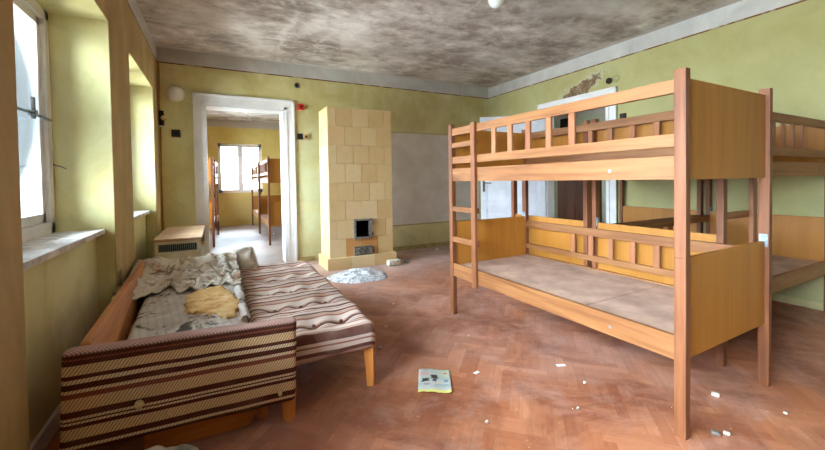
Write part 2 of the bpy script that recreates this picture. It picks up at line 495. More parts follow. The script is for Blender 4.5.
M['ticking'] = t.color(c)
t = NT('crumbling_foam', 0.95, 0.05)
v = t.co()
c = t.ramp(t.noise(v, 9, 6, 0.7, 0.4), [(0.32, (158, 106, 54)), (0.46, (206, 162, 102)), (0.6, (224, 190, 138)), (0.75, (234, 214, 176))])
t.bump(t.noise(v, 24, 5, 0.7), 0.6, 0.012)
M['foam'] = t.color(c)
t = NT('soiled_floral_cotton', 0.95, 0.05)
v = t.co()
c = t.ramp(t.noise(v, 3, 6, 0.65, 0.5), [(0.3, (180, 166, 146)), (0.5, (220, 211, 197)), (0.75, (236, 231, 223))])
vo = t.n('ShaderNodeTexVoronoi'); t.put(vo.inputs['Vector'], v); vo.inputs['Scale'].default_value = 8.5
fl = t.ma('ADD', vo.outputs['Distance'], t.ma('MULTIPLY', t.ma('SUBTRACT', t.noise(v, 26, 3), 0.5), 0.5))
c = t.mix(t.rng(fl, 0.30, 0.16, 0, 0.8), c, lin((176, 112, 66)))
c = t.mix(t.rng(t.ma('ABSOLUTE', t.ma('SUBTRACT', fl, 0.33)), 0.05, 0.02, 0, 0.5), c, lin((120, 116, 100)))
c = t.mix(t.rng(t.noise(v, 4.2, 7, 0.72, 1.0), 0.50, 0.62, 0, 0.75), c, lin((128, 98, 66)))
c = t.mix(t.rng(t.noise(v, 6.5, 6, 0.7, 1.0), 0.57, 0.62, 0, 0.8), c, lin((104, 80, 58)))
t.bump(t.noise(v, 40, 3), 0.15, 0.004)
M['floral'] = t.color(c)
t = NT('ash_speckled_cloth', 0.95, 0.05)
v = t.co()
c = t.ramp(t.noise(v, 20, 6, 0.75, 0.6), [(0.34, (70, 68, 70)), (0.46, (176, 174, 176)), (0.6, (224, 222, 222))])
M['ash'] = t.color(c)

# thin dirty window glass
def glass(name, tint, dirt):
    m = bpy.data.materials.new(name); m.use_nodes = True; nt = m.node_tree
    nt.nodes.clear()
    o = nt.nodes.new('ShaderNodeOutputMaterial'); tr = nt.nodes.new('ShaderNodeBsdfTransparent')
    gl = nt.nodes.new('ShaderNodeBsdfGlossy'); fr = nt.nodes.new('ShaderNodeFresnel')
    tl = nt.nodes.new('ShaderNodeBsdfTranslucent'); mx = nt.nodes.new('ShaderNodeMixShader'); m2 = nt.nodes.new('ShaderNodeMixShader')
    tr.inputs['Color'].default_value = lin(tint); gl.inputs['Roughness'].default_value = 0.05
    fr.inputs['IOR'].default_value = 1.45; tl.inputs['Color'].default_value = (0.85, 0.88, 0.9, 1)
    tc = nt.nodes.new('ShaderNodeTexCoord'); ns = nt.nodes.new('ShaderNodeTexNoise'); ns.inputs['Scale'].default_value = 3.0; ns.inputs['Detail'].default_value = 6
    mr = nt.nodes.new('ShaderNodeMapRange'); mr.inputs[3].default_value = dirt * 0.4; mr.inputs[4].default_value = dirt * 1.5
    L_ = nt.links.new
    L_(tc.outputs['Object'], ns.inputs['Vector']); L_(ns.outputs['Fac'], mr.inputs[0]); L_(mr.outputs[0], m2.inputs[0])
    L_(tr.outputs[0], m2.inputs[1]); L_(tl.outputs[0], m2.inputs[2])
    L_(fr.outputs[0], mx.inputs[0]); L_(m2.outputs[0], mx.inputs[1]); L_(gl.outputs[0], mx.inputs[2]); L_(mx.outputs[0], o.inputs['Surface'])
    return m
M['glass'] = glass('dusty_window_glass', (240, 246, 250), 0.12)
m = bpy.data.materials.new('sheer_curtain_fabric'); m.use_nodes = True; nt = m.node_tree; nt.nodes.clear()
o = nt.nodes.new('ShaderNodeOutputMaterial'); tr = nt.nodes.new('ShaderNodeBsdfTransparent'); tl = nt.nodes.new('ShaderNodeBsdfTranslucent')
df = nt.nodes.new('ShaderNodeBsdfDiffuse'); mx = nt.nodes.new('ShaderNodeMixShader'); m2 = nt.nodes.new('ShaderNodeMixShader')
tl.inputs['Color'].default_value = lin((226, 232, 240)); df.inputs['Color'].default_value = lin((232, 236, 242))
mx.inputs[0].default_value = 0.2; m2.inputs[0].default_value = 0.6
nt.links.new(tl.outputs[0], mx.inputs[1]); nt.links.new(df.outputs[0], mx.inputs[2])
nt.links.new(tr.outputs[0], m2.inputs[1]); nt.links.new(mx.outputs[0], m2.inputs[2]); nt.links.new(m2.outputs[0], o.inputs['Surface'])
M['sheer'] = m

# ------------------------------------------------------------------ FLOOR
def make_floor():
    b = MB(); bm = b.bm
    uvl = bm.loops.layers.uv.new('UVMap')
    pl = bm.verts.layers.float_vector.new('plank')
    Lp, Wp = 0.33, 0.055
    n = int(round(Lp / Wp))
    s2 = math.sqrt(0.5)
    x0, x1, y0, y1 = -1.4, XR + 0.2, YF, 12.2
    q = lambda u, v: Vector((s2 * (u - v), s2 * (u + v), 0))
    def plank(u, v, du, dv):
        # clip test by centre
        c = q(u + du / 2, v + dv / 2)
        if not (x0 - 0.15 < c.x < x1 + 0.15 and y0 - 0.15 < c.y < y1 + 0.15): return
        rv = Vector((rnd.random(), rnd.random(), rnd.random()))
        pts = [(0, 0), (du, 0), (du, dv), (0, dv)]
        vs = []
        for (a, e) in pts:
            w = bm.verts.new(q(u + a, v + e)); w[pl] = rv; vs.append(w)
        f = bm.faces.new(vs)
        for lp, (a, e) in zip(f.loops, pts):
            lp[uvl].uv = (a, e) if du > dv else (e, a)
    # herringbone: staircase of L pairs, period 2n cells
    N = 330
    for k in range(-N, N):
        for m_ in range(-12, 42):
            # lattice vectors (Wp, Wp) along the stair and (Lp, -Lp)... across
            u = k * Wp + m_ * Lp; v = k * Wp - m_ * Lp
            c = q(u, v)
            if not (x0 - 0.8 < c.x < x1 + 0.8 and y0 - 0.8 < c.y < y1 + 0.8): continue
            plank(u, v, Lp, Wp)                     # horizontal one
            plank(u + 0, v + Wp, Wp, Lp)            # upright one
    return b.build('floor', M['floor'])
fl = make_floor()
struct(fl, 'worn reddish herringbone parquet floor, dusty and scuffed', 'floor')
# hall floor beyond the right doorway
b = MB(); b.box(XR + 0.2, 9.0, 2.0, 8.6, -0.05, 0.0)
struct(b.build('floor_hall', plain('grey_hall_floor', (120, 104, 94), 0.6)), 'grey hall floor beyond the right doorway', 'floor')

# ------------------------------------------------------------------ CEILING
b = MB(); b.box(-1.45, 9.0, YF - 0.2, 12.5, ZC, ZC + 0.15)
struct(b.build('ceiling', M['ceiling']), 'grimy grey ceiling streaked with pale plaster veins', 'ceiling')

# ------------------------------------------------------------------ WALLS
# left wall: 0.6 m thick, with niches that run down to the floor under each sill
NIC = [(-0.75, 1.72), (1.94, 3.395), (4.087, 5.50)]  # first niche lies out of view, widened to light the foreground
ZT = 2.42; XG = -1.0; XO = -1.28
b = MB()
ys = [YF - 0.2] + [v for p in NIC for v in p] + [YB + 0.02]
for i in range(0, len(ys), 2):
    b.box(XO, XL, ys[i], ys[i + 1], -0.05, ZC)
for (y0, y1) in NIC:
    b.box(XO, XL, y0, y1, ZT, ZC)               # lintel
    b.box(XO, XL - 0.108, y0, y1, -0.05, 0.90)   # apron under the sill, set back
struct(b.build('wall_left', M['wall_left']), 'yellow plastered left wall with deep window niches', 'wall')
# back wall with the doorway
DX0, DX1, DZ, YB2 = -0.108, 0.935, 2.34, 6.25
b = MB()
b.box(XL, DX0, YB, YB2, -0.05, ZC); b.box(DX1, XR + 0.15, YB, YB2, -0.05, ZC); b.box(DX0, DX1, YB, YB2, DZ, ZC)
struct(b.build('wall_back', M['wall_back']), 'yellow back wall with open doorway and pale repainted rectangle', 'wall')
# right wall with the doorway
RY0, RY1, RZ = 3.37, 4.46, 2.33
b = MB()
b.box(XR, XR + 0.15, YF, RY0, -0.05, ZC); b.box(XR, XR + 0.15, RY1, YB, -0.05, ZC); b.box(XR, XR + 0.15, RY0, RY1, RZ, ZC)
struct(b.build('wall_right', M['wall_right']), 'yellow right wall with peeled plaster patch above the doorway', 'wall')
b = MB(); b.box(XL - 0.6, XR + 0.15, YF - 0.2, YF, -0.05, ZC)
struct(b.build('wall_front', plain('bounce_damping_brown', (110, 88, 66), 0.8)), 'unseen wall behind the viewer, made dull brown to damp bounced light', 'wall')  # unseen wall, set far back and invented brown to damp bounced light
# room behind the back doorway
b = MB(); FW = (0.05, 1.24, 0.95, 2.39)
b.box(-1.4, FW[0], 12.1, 12.5, -0.05, ZC); b.box(FW[1], 3.4, 12.1, 12.5, -0.05, ZC)
b.box(FW[0], FW[1], 12.1, 12.5, -0.05, FW[2]); b.box(FW[0], FW[1], 12.1, 12.5, FW[3], ZC)
struct(b.build('wall_far', M['wall_far']), 'ochre far wall of the room behind the doorway', 'wall')
b = MB()
BWN = [(7.0, 8.3), (9.4, 10.8)]
ys = [YB2, 7.0, 8.3, 9.4, 10.8, 12.5]
for i in range(0, 6, 2): b.box(-1.65, -1.25, ys[i], ys[i + 1], -0.05, ZC)
for (y0, y1) in BWN:
    b.box(-1.65, -1.25, y0, y1, -0.05, 0.95); b.box(-1.65, -1.25, y0, y1, 2.4, ZC)
struct(b.build('wall_far_left', M['wall_far']), 'ochre left wall of the room behind the doorway', 'wall')
b = MB(); b.box(3.2, 3.4, YB2, 12.1, -0.05, ZC)
struct(b.build('wall_far_right', M['wall_far']), 'ochre right wall of the room behind the doorway', 'wall')
b = MB(); b.box(-1.25, XL, YB2 - 0.28, YB2, -0.05, ZC)
struct(b.build('wall_far_front', M['wall_far']), 'short ochre wall return beside the doorway', 'wall')
# hall beyond the right doorway
HW = (7.05, 7.5, 0.72, 2.0)
b = MB()
b.box(8.7, 8.9, 2.0, HW[0], -0.05, ZC); b.box(8.7, 8.9, HW[1], 8.6, -0.05, ZC); b.box(8.7, 8.9, HW[0], HW[1], -0.05, HW[2]); b.box(8.7, 8.9, HW[0], HW[1], HW[3], ZC)
b.box(XR + 0.15, 5.6, 8.4, 8.6, -0.05, ZC); b.box(7.6, 8.9, 8.4, 8.6, -0.05, ZC); b.box(5.6, 7.6, 8.4, 8.6, -0.05, 0.9); b.box(5.6, 7.6, 8.4, 8.6, 2.5, ZC); b.box(XR + 0.15, 8.9, 2.0, 2.2, -0.05, ZC); b.box(XR, XR + 0.15, YB2, 8.5, -0.05, ZC)
struct(b.build('wall_hall', M['wall_hall']), 'dim grey green hall walls seen through the right doorway', 'wall')

# ------------------------------------------------------------------ TRIM
# door casing at the back doorway
def casing(axis, a0, a1, zt, w, face, depth, name, label):
    """moulded white casing around an opening; axis 0: in the XZ plane at y=face; axis 1: YZ plane at x=face (room on the -x side)"""
    b = MB()
    def bx(u0, u1, z0, z1, d):
        if axis == 0: b.box(u0, u1, face - d, face, z0, z1, 0.004)
        else: b.box(face - d, face, u0, u1, z0, z1, 0.004)
    for (u0, u1) in ((a0 - w, a0), (a1, a1 + w)):
        bx(u0, u1, 0, zt, 0.022)
    bx(a0 - w, a1 + w, zt, zt + w, 0.022)
    e = 0.032
    bx(a0 - w, a0 - w + e, 0, zt + w, 0.04); bx(a1 + w - e, a1 + w, 0, zt + w, 0.04); bx(a0 - w, a1 + w, zt + w - e, zt + w, 0.04)
    bx(a0 - 0.045, a0 - 0.0, 0, zt + 0.045, 0.032); bx(a1, a1 + 0.045, 0, zt + 0.045, 0.032); bx(a0 - 0.045, a1 + 0.045, zt, zt + 0.045, 0.032)
    # jamb lining through the wall
    T = 0.3 if axis == 0 else 0.15
    if axis == 0:
        b.box(a0 - 0.002, a0 + 0.006, face - 0.01, face + T + 0.01, 0, zt); b.box(a1 - 0.018, a1 + 0.002, face - 0.01, face + T + 0.01, 0, zt); b.box(a0, a1, face - 0.01, face + T + 0.01, zt - 0.018, zt + 0.002)
    else:
        b.box(face - 0.01, face + T + 0.01, a0 - 0.002, a0 + 0.018, 0, zt); b.box(face - 0.01, face + T + 0.01, a1 - 0.018, a1 + 0.002, 0, zt); b.box(face - 0.01, face + T + 0.01, a0, a1, zt - 0.018, zt + 0.002)
    return struct(b.build(name, M['white']), label, 'door casing')
casing(0, DX0, DX1, DZ, 0.152, YB, 0.04, 'trim_1', 'moulded white casing around the back doorway')
casing(1, RY0, RY1, RZ, 0.155, XR, 0.04, 'trim_2', 'white casing around the doorway in the right wall')
b = MB()
b.box(2.44, XR, YB - 0.018, YB, 0, 0.07, 0.004); b.box(1.09, 1.36, YB - 0.018, YB, 0, 0.07, 0.004)
struct(b.build('baseboard_back', plain('worn_baseboard', (166, 146, 96), 0.7)), 'low painted baseboard along the back wall', 'baseboard')
b = MB(); b.box(XR - 0.018, XR, YF, RY0 - 0.16, 0, 0.07, 0.004)
struct(b.build('baseboard_right', M['wall']), 'low painted baseboard along the right wall', 'baseboard')
b = MB()
for (y0, y1) in NIC: b.box(XL - 0.108, XL - 0.09, y0, y1, 0, 0.09, 0.004)
struct(b.build('baseboard_left', M['white']), 'white baseboard under the left window sills', 'baseboard')
# brown painted corner cable
b = MB(); b.cyl((XL + 0.02, YB - 0.012, 0.0), (XL + 0.02, YB - 0.012, BAND), 0.009, None, 8)
struct(b.build('trim_3', plain('ochre_conduit', (176, 130, 56), 0.5)), 'thin ochre conduit running up the back left corner', 'conduit')

# ------------------------------------------------------------------ WINDOWS
def make_window(n, y0, y1):
    w = empty('window_%d' % n, (XG, (y0 + y1) / 2, 0.93))
    struct(w, {1: 'tall white casement window nearest the viewer, sheer curtain outside its glass', 2: 'white casement window in the second niche, beside the back wall',
               3: 'unseen white casement window beside the viewer, widened to light the foreground'}[n], 'window')
    h = (y1 - y0) / 2 - 0.005; H = ZT - 0.93 - 0.005
    f = MB()
    f.box(-0.07, 0.02, -h, -h + 0.065, 0, H, 0.004); f.box(-0.07, 0.02, h - 0.065, h, 0, H, 0.004)
    f.box(-0.07, 0.02, -h, h, 0, 0.075, 0.004); f.box(-0.07, 0.02, -h, h, H - 0.065, H, 0.004)
    f.box(-0.06, 0.03, -0.045, 0.045, 0.07, H - 0.06, 0.004)
    f.build('window_frame', M['white'], w)
    for s in (-1, 1):
        a, c = (-h + 0.065, -0.045) if s < 0 else (0.045, h - 0.065)
        g = MB()
        z0, z1 = 0.075, H - 0.065; t_ = 0.05
        g.box(-0.05, -0.005, a, a + t_, z0, z1, 0.004); g.box(-0.05, -0.005, c - t_, c, z0, z1, 0.004)
        g.box(-0.05, -0.005, a, c, z0, z0 + 0.06, 0.004); g.box(-0.05, -0.005, a, c, z1 - t_, z1, 0.004)
        sash = g.build('sash', M['white'], w)
        p = MB(); p.box(-0.03, -0.026, a + t_, c - t_, z0 + 0.06, z1 - t_); p.build('pane', M['glass'], sash)
    # cross rod with its lever
    r = MB(); r.cyl((0.03, -h + 0.07, 0.755), (0.03, h - 0.05, 0.755), 0.009, None, 10)
    r.cyl((0.03, h - 0.05, 0.755), (0.0, h - 0.05, 0.755), 0.007)
    rod = r.build('latch_rod', M['metal'], w)
    hd = MB(); hd.box(0.035, 0.052, 0.352, 0.374, 0.72, 0.85, 0.004); hd.cyl((0.02, 0.363, 0.757), (0.06, 0.363, 0.757), 0.016)
    hd.build('latch_handle', M['dark_metal'], w)
    return w
for n, (y0, y1) in zip((3, 1, 2), NIC):
    w = make_window(n, y0, y1)
    b = MB(); b.box(XG - 0.02, XL - 0.055, y0 + 0.003, y1 - 0.003, 0.898, 0.932, 0.006)
    struct(b.build('trim_%d' % (3 + n), M['sill']), {1: 'dusty white sill of the nearest window', 2: 'white sill of the window beside the back wall', 3: 'white sill of the window beside the viewer'}[n], 'window sill')
# sheer curtain between the casements of the first window
def cur(u, v):
    z = 0.99 + v * 1.36
    edge = 3.30 - 0.52 * abs((z - 1.72) / 0.62) ** 2.0
    edge = max(edge, 2.72)
    y = 2.03 + u * (edge - 2.03)
    return Vector((-1.088 + 0.006 * math.sin(u * 46) * (0.6 + 0.4 * v) + 0.004 * nz(u * 6, v * 3), y, z))
cu = cloth('sheer_curtain', M['sheer'], 60, 18, cur, 0.003, None, 0)
tag(cu, 'white sheer curtain bowed behind the glass of the nearest window', 'curtain')
b = MB(); b.cyl((-1.088, 1.945, 2.352), (-1.088, 3.39, 2.352), 0.008)
struct(b.build('trim_7', M['white']), 'thin white curtain rod outside the nearest window', 'curtain rod')
# bent wire sticking out of the reveal
b = MB(); b.tube([(-0.985, 3.40, 1.40), (-0.965, 3.37, 1.385), (-0.925, 3.345, 1.375), (-0.90, 3.34, 1.36)], 0.004)
tag(b.build('bent_wire', M['dark_metal']), 'bent dark wire sticking out of the pale reveal of the nearest window', 'wire')

# far-room windows
w = empty('window_4', (0.645, 12.18, FW[2]))
struct(w, 'bright barred window in the far room', 'window')
f = MB(); W2 = (FW[1] - FW[0]) / 2; H2 = FW[3] - FW[2]
f.box(-W2, -W2 + 0.09, -0.04, 0.05, 0, H2, 0.004); f.box(W2 - 0.09, W2, -0.04, 0.05, 0, H2, 0.004)
f.box(-W2, W2, -0.04, 0.05, 0, 0.1, 0.004); f.box(-W2, W2, -0.04, 0.05, H2 - 0.1, H2, 0.004); f.box(-0.07, 0.07, -0.05, 0.05, 0.1, H2 - 0.1, 0.004)
fo = f.build('window_frame', M['white'], w)
for s in (-1, 1):
    p = MB(); a, c = sorted((s * 0.07, s * (W2 - 0.09))); p.box(a, c, 0.0, 0.004, 0.1, H2 - 0.1); p.build('pane', M['glass'], fo)
f = MB()
for zz in (0.42, 1.12): f.box(-W2, W2, 0.2, 0.225, zz, zz + 0.025)
for k in range(9): f.cyl((-W2 + 0.07 + k * (2 * W2 - 0.14) / 8, 0.212, 0.0), (-W2 + 0.07 + k * (2 * W2 - 0.14) / 8, 0.212, H2), 0.006, None, 6)
f.build('window_bars', M['dark_metal'], w)
for i, (y0, y1) in enumerate(BWN):
    w = empty('window_%d' % (5 + i), (-1.45, (y0 + y1) / 2, 0.95)); h = (y1 - y0) / 2
    struct(w, ('white side window of the far room, nearer one', 'white side window of the far room, farther one')[i], 'window')
    f = MB()
    for (a, c) in ((-h, -h + 0.07), (-0.05, 0.05), (h - 0.07, h)): f.box(-0.04, 0.04, a, c, 0, 1.45, 0.004)
    f.box(-0.04, 0.04, -h, h, 0, 0.07); f.box(-0.04, 0.04, -h, h, 1.38, 1.45)
    fo = f.build('window_frame', M['white'], w)
    p = MB(); p.box(-0.003, 0.003, -h + 0.05, h - 0.05, 0.05, 1.4); p.build('pane', M['glass'], fo)
w = empty('window_10', (6.6, 8.5, 0.9)); struct(w, 'wide unseen window added to brighten the hall', 'window')  # added window, out of view, only there to brighten the hall
f = MB()
for (a, c) in ((-1, -0.93), (-0.04, 0.04), (0.93, 1)): f.box(a, c, -0.04, 0.04, 0, 1.6, 0.004)
f.box(-1, 1, -0.04, 0.04, 0, 0.08); f.box(-1, 1, -0.04, 0.04, 1.52, 1.6)
fo = f.build('window_frame', M['white'], w)
p = MB(); p.box(-0.95, 0.95, -0.003, 0.003, 0.05, 1.55); p.build('pane', M['glass'], fo)
w = empty('window_7', (8.8, 7.275, HW[2])); h = 0.225
struct(w, 'narrow bright window in the hall beyond the right doorway', 'window')
f = MB()
for (a, c) in ((-h, -h + 0.05), (h - 0.05, h)): f.box(-0.04, 0.04, a, c, 0, 1.28)
for zz in (0, 0.6, 1.23): f.box(-0.04, 0.04, -h, h, zz, zz + 0.05)
fo = f.build('window_frame', M['white'], w)
p = MB(); p.box(-0.003, 0.003, -h + 0.04, h - 0.04, 0.04, 1.25); p.build('pane', M['glass'], fo)

# ------------------------------------------------------------------ OPEN DOOR in the right wall
ang = math.atan2(5.12 - 4.46, 4.02 - 4.85)
d = empty('door_1', (4.855, 4.47, 0.01), ang)
struct(d, 'white panelled door standing open against the right corner', 'door')
b = MB(); Wd, Hd = 1.06, 2.29
# frame pieces of the leaf with recessed panels; local x along the leaf, -y... both faces
rows = [(0.14, 0.72), (0.86, 1.32), (1.44, 2.15)]
cols = [(0.11, 0.48), (0.58, 0.95)]
b.box(0, Wd, -0.014, 0.014, 0, Hd)
def bar(x0, x1, z0, z1): b.box(x0, x1, -0.026, 0.026, z0, z1, 0.008)
bar(0, 0.11, 0, Hd); bar(0.95, Wd, 0, Hd); bar(0.48, 0.58, 0.1, Hd - 0.1)
for (z0, z1) in ((0, 0.14), (0.72, 0.86), (1.32, 1.44), (2.15, Hd)): bar(0.1, 0.96, z0, z1)
for (z0, z1) in rows:
    for (x0, x1) in cols: b.box(x0 + 0.045, x1 - 0.045, -0.02, 0.02, z0 + 0.045, z1 - 0.045, 0.006)
b.build('door_leaf', M['door_white'], d)
for s in (1, -1):
    b = MB(); b.box(Wd - 0.075, Wd - 0.035, s * 0.025, s * 0.031, 1.02, 1.24, 0.002); b.cyl((Wd - 0.055, s * 0.02, 1.17), (Wd - 0.055, s * 0.07, 1.17), 0.011); b.cyl((Wd - 0.055, s * 0.065, 1.17), (Wd - 0.18, s * 0.065, 1.165), 0.01, 0.008)
    b.build('door_handle', M['dark_metal'], d)

# hall furniture glimpsed through the doorway
d = empty('wardrobe', (6.5, 5.2, 0))
tag(d, 'dark brown wardrobe standing in the dim hall beyond the right doorway', 'wardrobe')
M['dark_wood'] = wood('dark_brown_wood', (56, 28, 18), (84, 44, 28), (104, 58, 38), 2)
b = MB(); b.box(-0.25, 0.25, -0.42, 0.22, 0.06, 1.72, 0.006); b.box(-0.27, 0.27, -0.44, 0.24, 1.72, 1.76, 0.006); b.box(-0.23, 0.23, -0.4, 0.2, 0, 0.06); b.build('body', M['dark_wood'], d)
for (a, c) in ((-0.415, -0.205), (-0.2, 0.0), (0.005, 0.215)):
    b = MB(); b.box(-0.272, -0.25, a, c, 0.1, 1.69, 0.006); b.build('wardrobe_door', M['dark_wood'], d)
b = MB(); b.box(8.66, 8.70, 7.0, 7.42, 2.5, 2.9, 0.01)
for k in range(5): b.box(8.64, 8.67, 7.03, 7.39, 2.53 + k * 0.07, 2.56 + k * 0.07)
tag(b.build('ventilation_grille', M['soot']), 'black square ventilation grille high in the hall beyond the doorway', 'vent')

# ------------------------------------------------------------------ BUNK BEDS
def make_bunk():
    """local frame: x = width (front at -x), y = length (ladder end at +y)"""
    r = empty('bunk_bed')
    hw, hl = 0.478, 0.982
    px, py, H = 0.041, 0.052, 1.752
    for sx in (-1, 1):
        for sy in (-1, 1):
            cx, cy = sx * (hw - px / 2), sy * (hl - py / 2)
            b = MB()
            b.box(cx - px / 2, cx + px / 2, cy - py / 2, cy + py / 2, 0, 0.86, 0.004)
            b.box(cx - px / 2, cx + px / 2, cy - py / 2, cy + py / 2, 0.862, H, 0.004)
            b.box(cx - px / 2 + .003, cx + px / 2 - .003, cy - py / 2 + .003, cy + py / 2 - .003, 0.85, 0.87)
            b.build('post', M['post_wood'], r)
    il = hl - py + 0.002
    for sx in (-1, 1):
        for (z0, z1) in ((0.362, 0.48), (1.232, 1.346)):
            xo = sx * hw - sx * 0.006
            b = MB(); x0, x1 = sorted((xo, xo - sx * 0.026))
            if sx > 0: z1 = z1 - 0.012
            b.box(x0, x1, -il, il, z0, z1, 0.003)
            rail = b.build('side_rail', M['rail_wood'], r)
            if sx < 0:
                for yy in (-il + 0.33, il - 0.33):
                    bb = MB(); bb.cyl((x0 - 0.003, yy, z0 + 0.05), (x0 + 0.004, yy, z0 + 0.05), 0.009, None, 12); bb.build('bolt_cover', M['metal'], rail)
    def guard(sx, zb0, zb1, zt0, zt1):
        xo = sx * hw - sx * 0.008; x0, x1 = sorted((xo, xo - sx * 0.026))
        b = MB(); b.box(x0, x1, -il, il, zb0, zb1, 0.003); b.box(x0 - 0.002, x1 + 0.002, -il, il, zt0, zt1, 0.004)
        g = b.build('guard_rail', M['rail_wood'], r)
        for off in (0.61, 0.79, 0.97, 1.15, 1.33):
            yc = hl - off
            s = MB(); s.box(x0 + 0.004, x1 - 0.004, yc - 0.022, yc + 0.022, zb1 - 0.01, zt0 + 0.01, 0.002)
            s.build('slat', M['slat_wood'], g)
    guard(-1, 1.39, 1.452, 1.645, 1.71)
    guard(1, 1.39, 1.452, 1.645, 1.71)
    guard(1, 0.528, 0.577, 0.742, 0.81)
    iw = hw - px + 0.004
    for sy in (-1, 1):
        yc = sy * (hl - 0.030)
        for (z0, z1) in ((0.368, 0.857), (1.231, 1.714)):
            b = MB(); b.box(-iw, iw, yc - 0.010, yc + 0.010, z0, z1, 0.003); b.build('end_panel', M['panel_wood'], r)
    for (z0) in (0.445, 1.30):
        ysm = -0.39
        for (a, c) in ((-hl + 0.045, ysm - 0.004), (ysm + 0.004, hl - 0.045)):
            b = MB(); b.box(-hw + 0.034, hw - 0.034, a, c, z0, z0 + 0.014, 0.002); b.build('bed_board', M['board'], r)
    for z0 in (0.40, 1.255):
        for k in range(5):
            yy = -0.72 + k * 0.36
            b = MB(); b.box(-hw + 0.032, hw - 0.032, yy - 0.03, yy + 0.03, z0, z0 + 0.045, 0.003); b.build('bed_slat', M['rail_wood_x'], r)
    # ladder: one stile in front of the rails and rungs back to the post
    ys_ = hl - 0.385
    b = MB(); b.box(-hw - 0.022, -hw + 0.004, ys_ - 0.027, ys_ + 0.027, 0.333, 1.722, 0.004)
    ld = b.build('ladder', M['post_wood'], r)
    for (z0, z1) in ((0.677, 0.725), (0.958, 1.003), (1.535, 1.578)):
        b = MB(); b.box(-hw + 0.004, -hw + 0.03, ys_ - 0.02, hl - py + 0.004, z0, z1, 0.003); b.build('rung', M['rail_wood'], ld)
    # joining plate on the back post where the upper bunk plugs into the lower one
    for sy in (-1, 1):
        b = MB(); yc = sy * (hl - py / 2)
        b.box(hw - px - 0.004, hw - px + 0.001, yc - 0.02, yc + 0.02, 0.825, 0.90, 0.001)
        for zz in (0.84, 0.885): b.cyl((hw - px - 0.007, yc, zz), (hw - px, yc, zz), 0.006, None, 10)
        b.build('joining_plate', M['metal'], r)
    return r
bk = make_bunk()
bk.location = (2.398, 1.927, 0); bk.rotation_euler[2] = math.radians(0.6)
tag(bk, 'front wooden bunk bed with ladder, its bare grey boards facing the middle of the room', 'bunk bed', 'wooden bunk beds in the room')
bk2 = copy_tree(bk); bk2.location = (3.873, 1.668, 0); bk2.rotation_euler[2] = math.pi / 2
tag(bk2, 'wooden bunk bed at the right edge of the picture, behind the front bunk', 'bunk bed')
bk3 = copy_tree(bk, None, ('ladder',)); bk3.location = (3.873, 2.668, 0); bk3.rotation_euler[2] = -math.pi / 2
tag(bk3, 'wooden bunk bed in the middle behind the front bunk, nearest the open white door', 'bunk bed')
GB = 'bunk beds in the far room'
for loc, rz, lab in (((1.372, 8.78, 0), 0, 'bunk bed on the right of the far room, its end panel nearest the doorway'),
                     ((1.372, 10.76, 0), 0, 'bunk bed on the right of the far room, beside the bright window'),
                     ((-0.482, 9.18, 0), math.pi - 0.045, 'bunk bed on the left of the far room seen through the doorway')):
    k = copy_tree(bk); k.location = loc; k.rotation_euler[2] = rz
    tag(k, lab, 'bunk bed', GB)
for k in (bk2, bk3): k['group'] = 'wooden bunk beds in the room'

# ------------------------------------------------------------------ TILED STOVE
s = empty('tiled_stove', (1.88, 5.37, 0))
tag(s, 'tall ochre tiled stove with iron doors beside the doorway', 'stove')
X0, X1, Y0, Y1, Z0, Z1 = -0.50, 0.475, -0.235, 0.235, 0.16, 2.285   # local
FX0, FX1, FZ0, FZ1 = -0.135, 0.115, 0.425, 0.675          # firebox opening
b = MB()
e = 0.012
b.box(X0 + e, FX0, Y0 + e, Y1 - e, Z0, Z1 - 0.01); b.box(FX1, X1 - e, Y0 + e, Y1 - e, Z0, Z1 - 0.01)
b.box(FX0, FX1, Y0 + e, Y1 - e, Z0, FZ0); b.box(FX0, FX1, Y0 + e, Y1 - e, FZ1, Z1 - 0.01); b.box(FX0, FX1, Y1 - 0.12, Y1 - e, FZ0, FZ1)
b.build('core', M['grout'], s)
b = MB(); tl = b.bm.verts.layers.float_vector.new('tile')
rh = (Z1 - Z0) / 8; tw = (X1 - X0) / 4
def tilebox(x0, x1, y0, y1, z0, z1, orange=0.0):
    bb = bmesh.new(); l2 = bb.verts.layers.float_vector.new('tile')
    bmesh.ops.create_cube(bb, size=1.0)
    for v_ in bb.verts:
        v_.co = Vector(((x0 + x1) / 2 + v_.co.x * (x1 - x0), (y0 + y1) / 2 + v_.co.y * (y1 - y0), (z0 + z1) / 2 + v_.co.z * (z1 - z0)))
    bmesh.ops.bevel(bb, geom=list(bb.edges), offset=0.006, segments=2, profile=0.6, affect='EDGES')
    rv = Vector((rnd.random(), orange, 0))
    for v_ in bb.verts: v_[l2] = rv
    b.add(bb)
g = 0.003
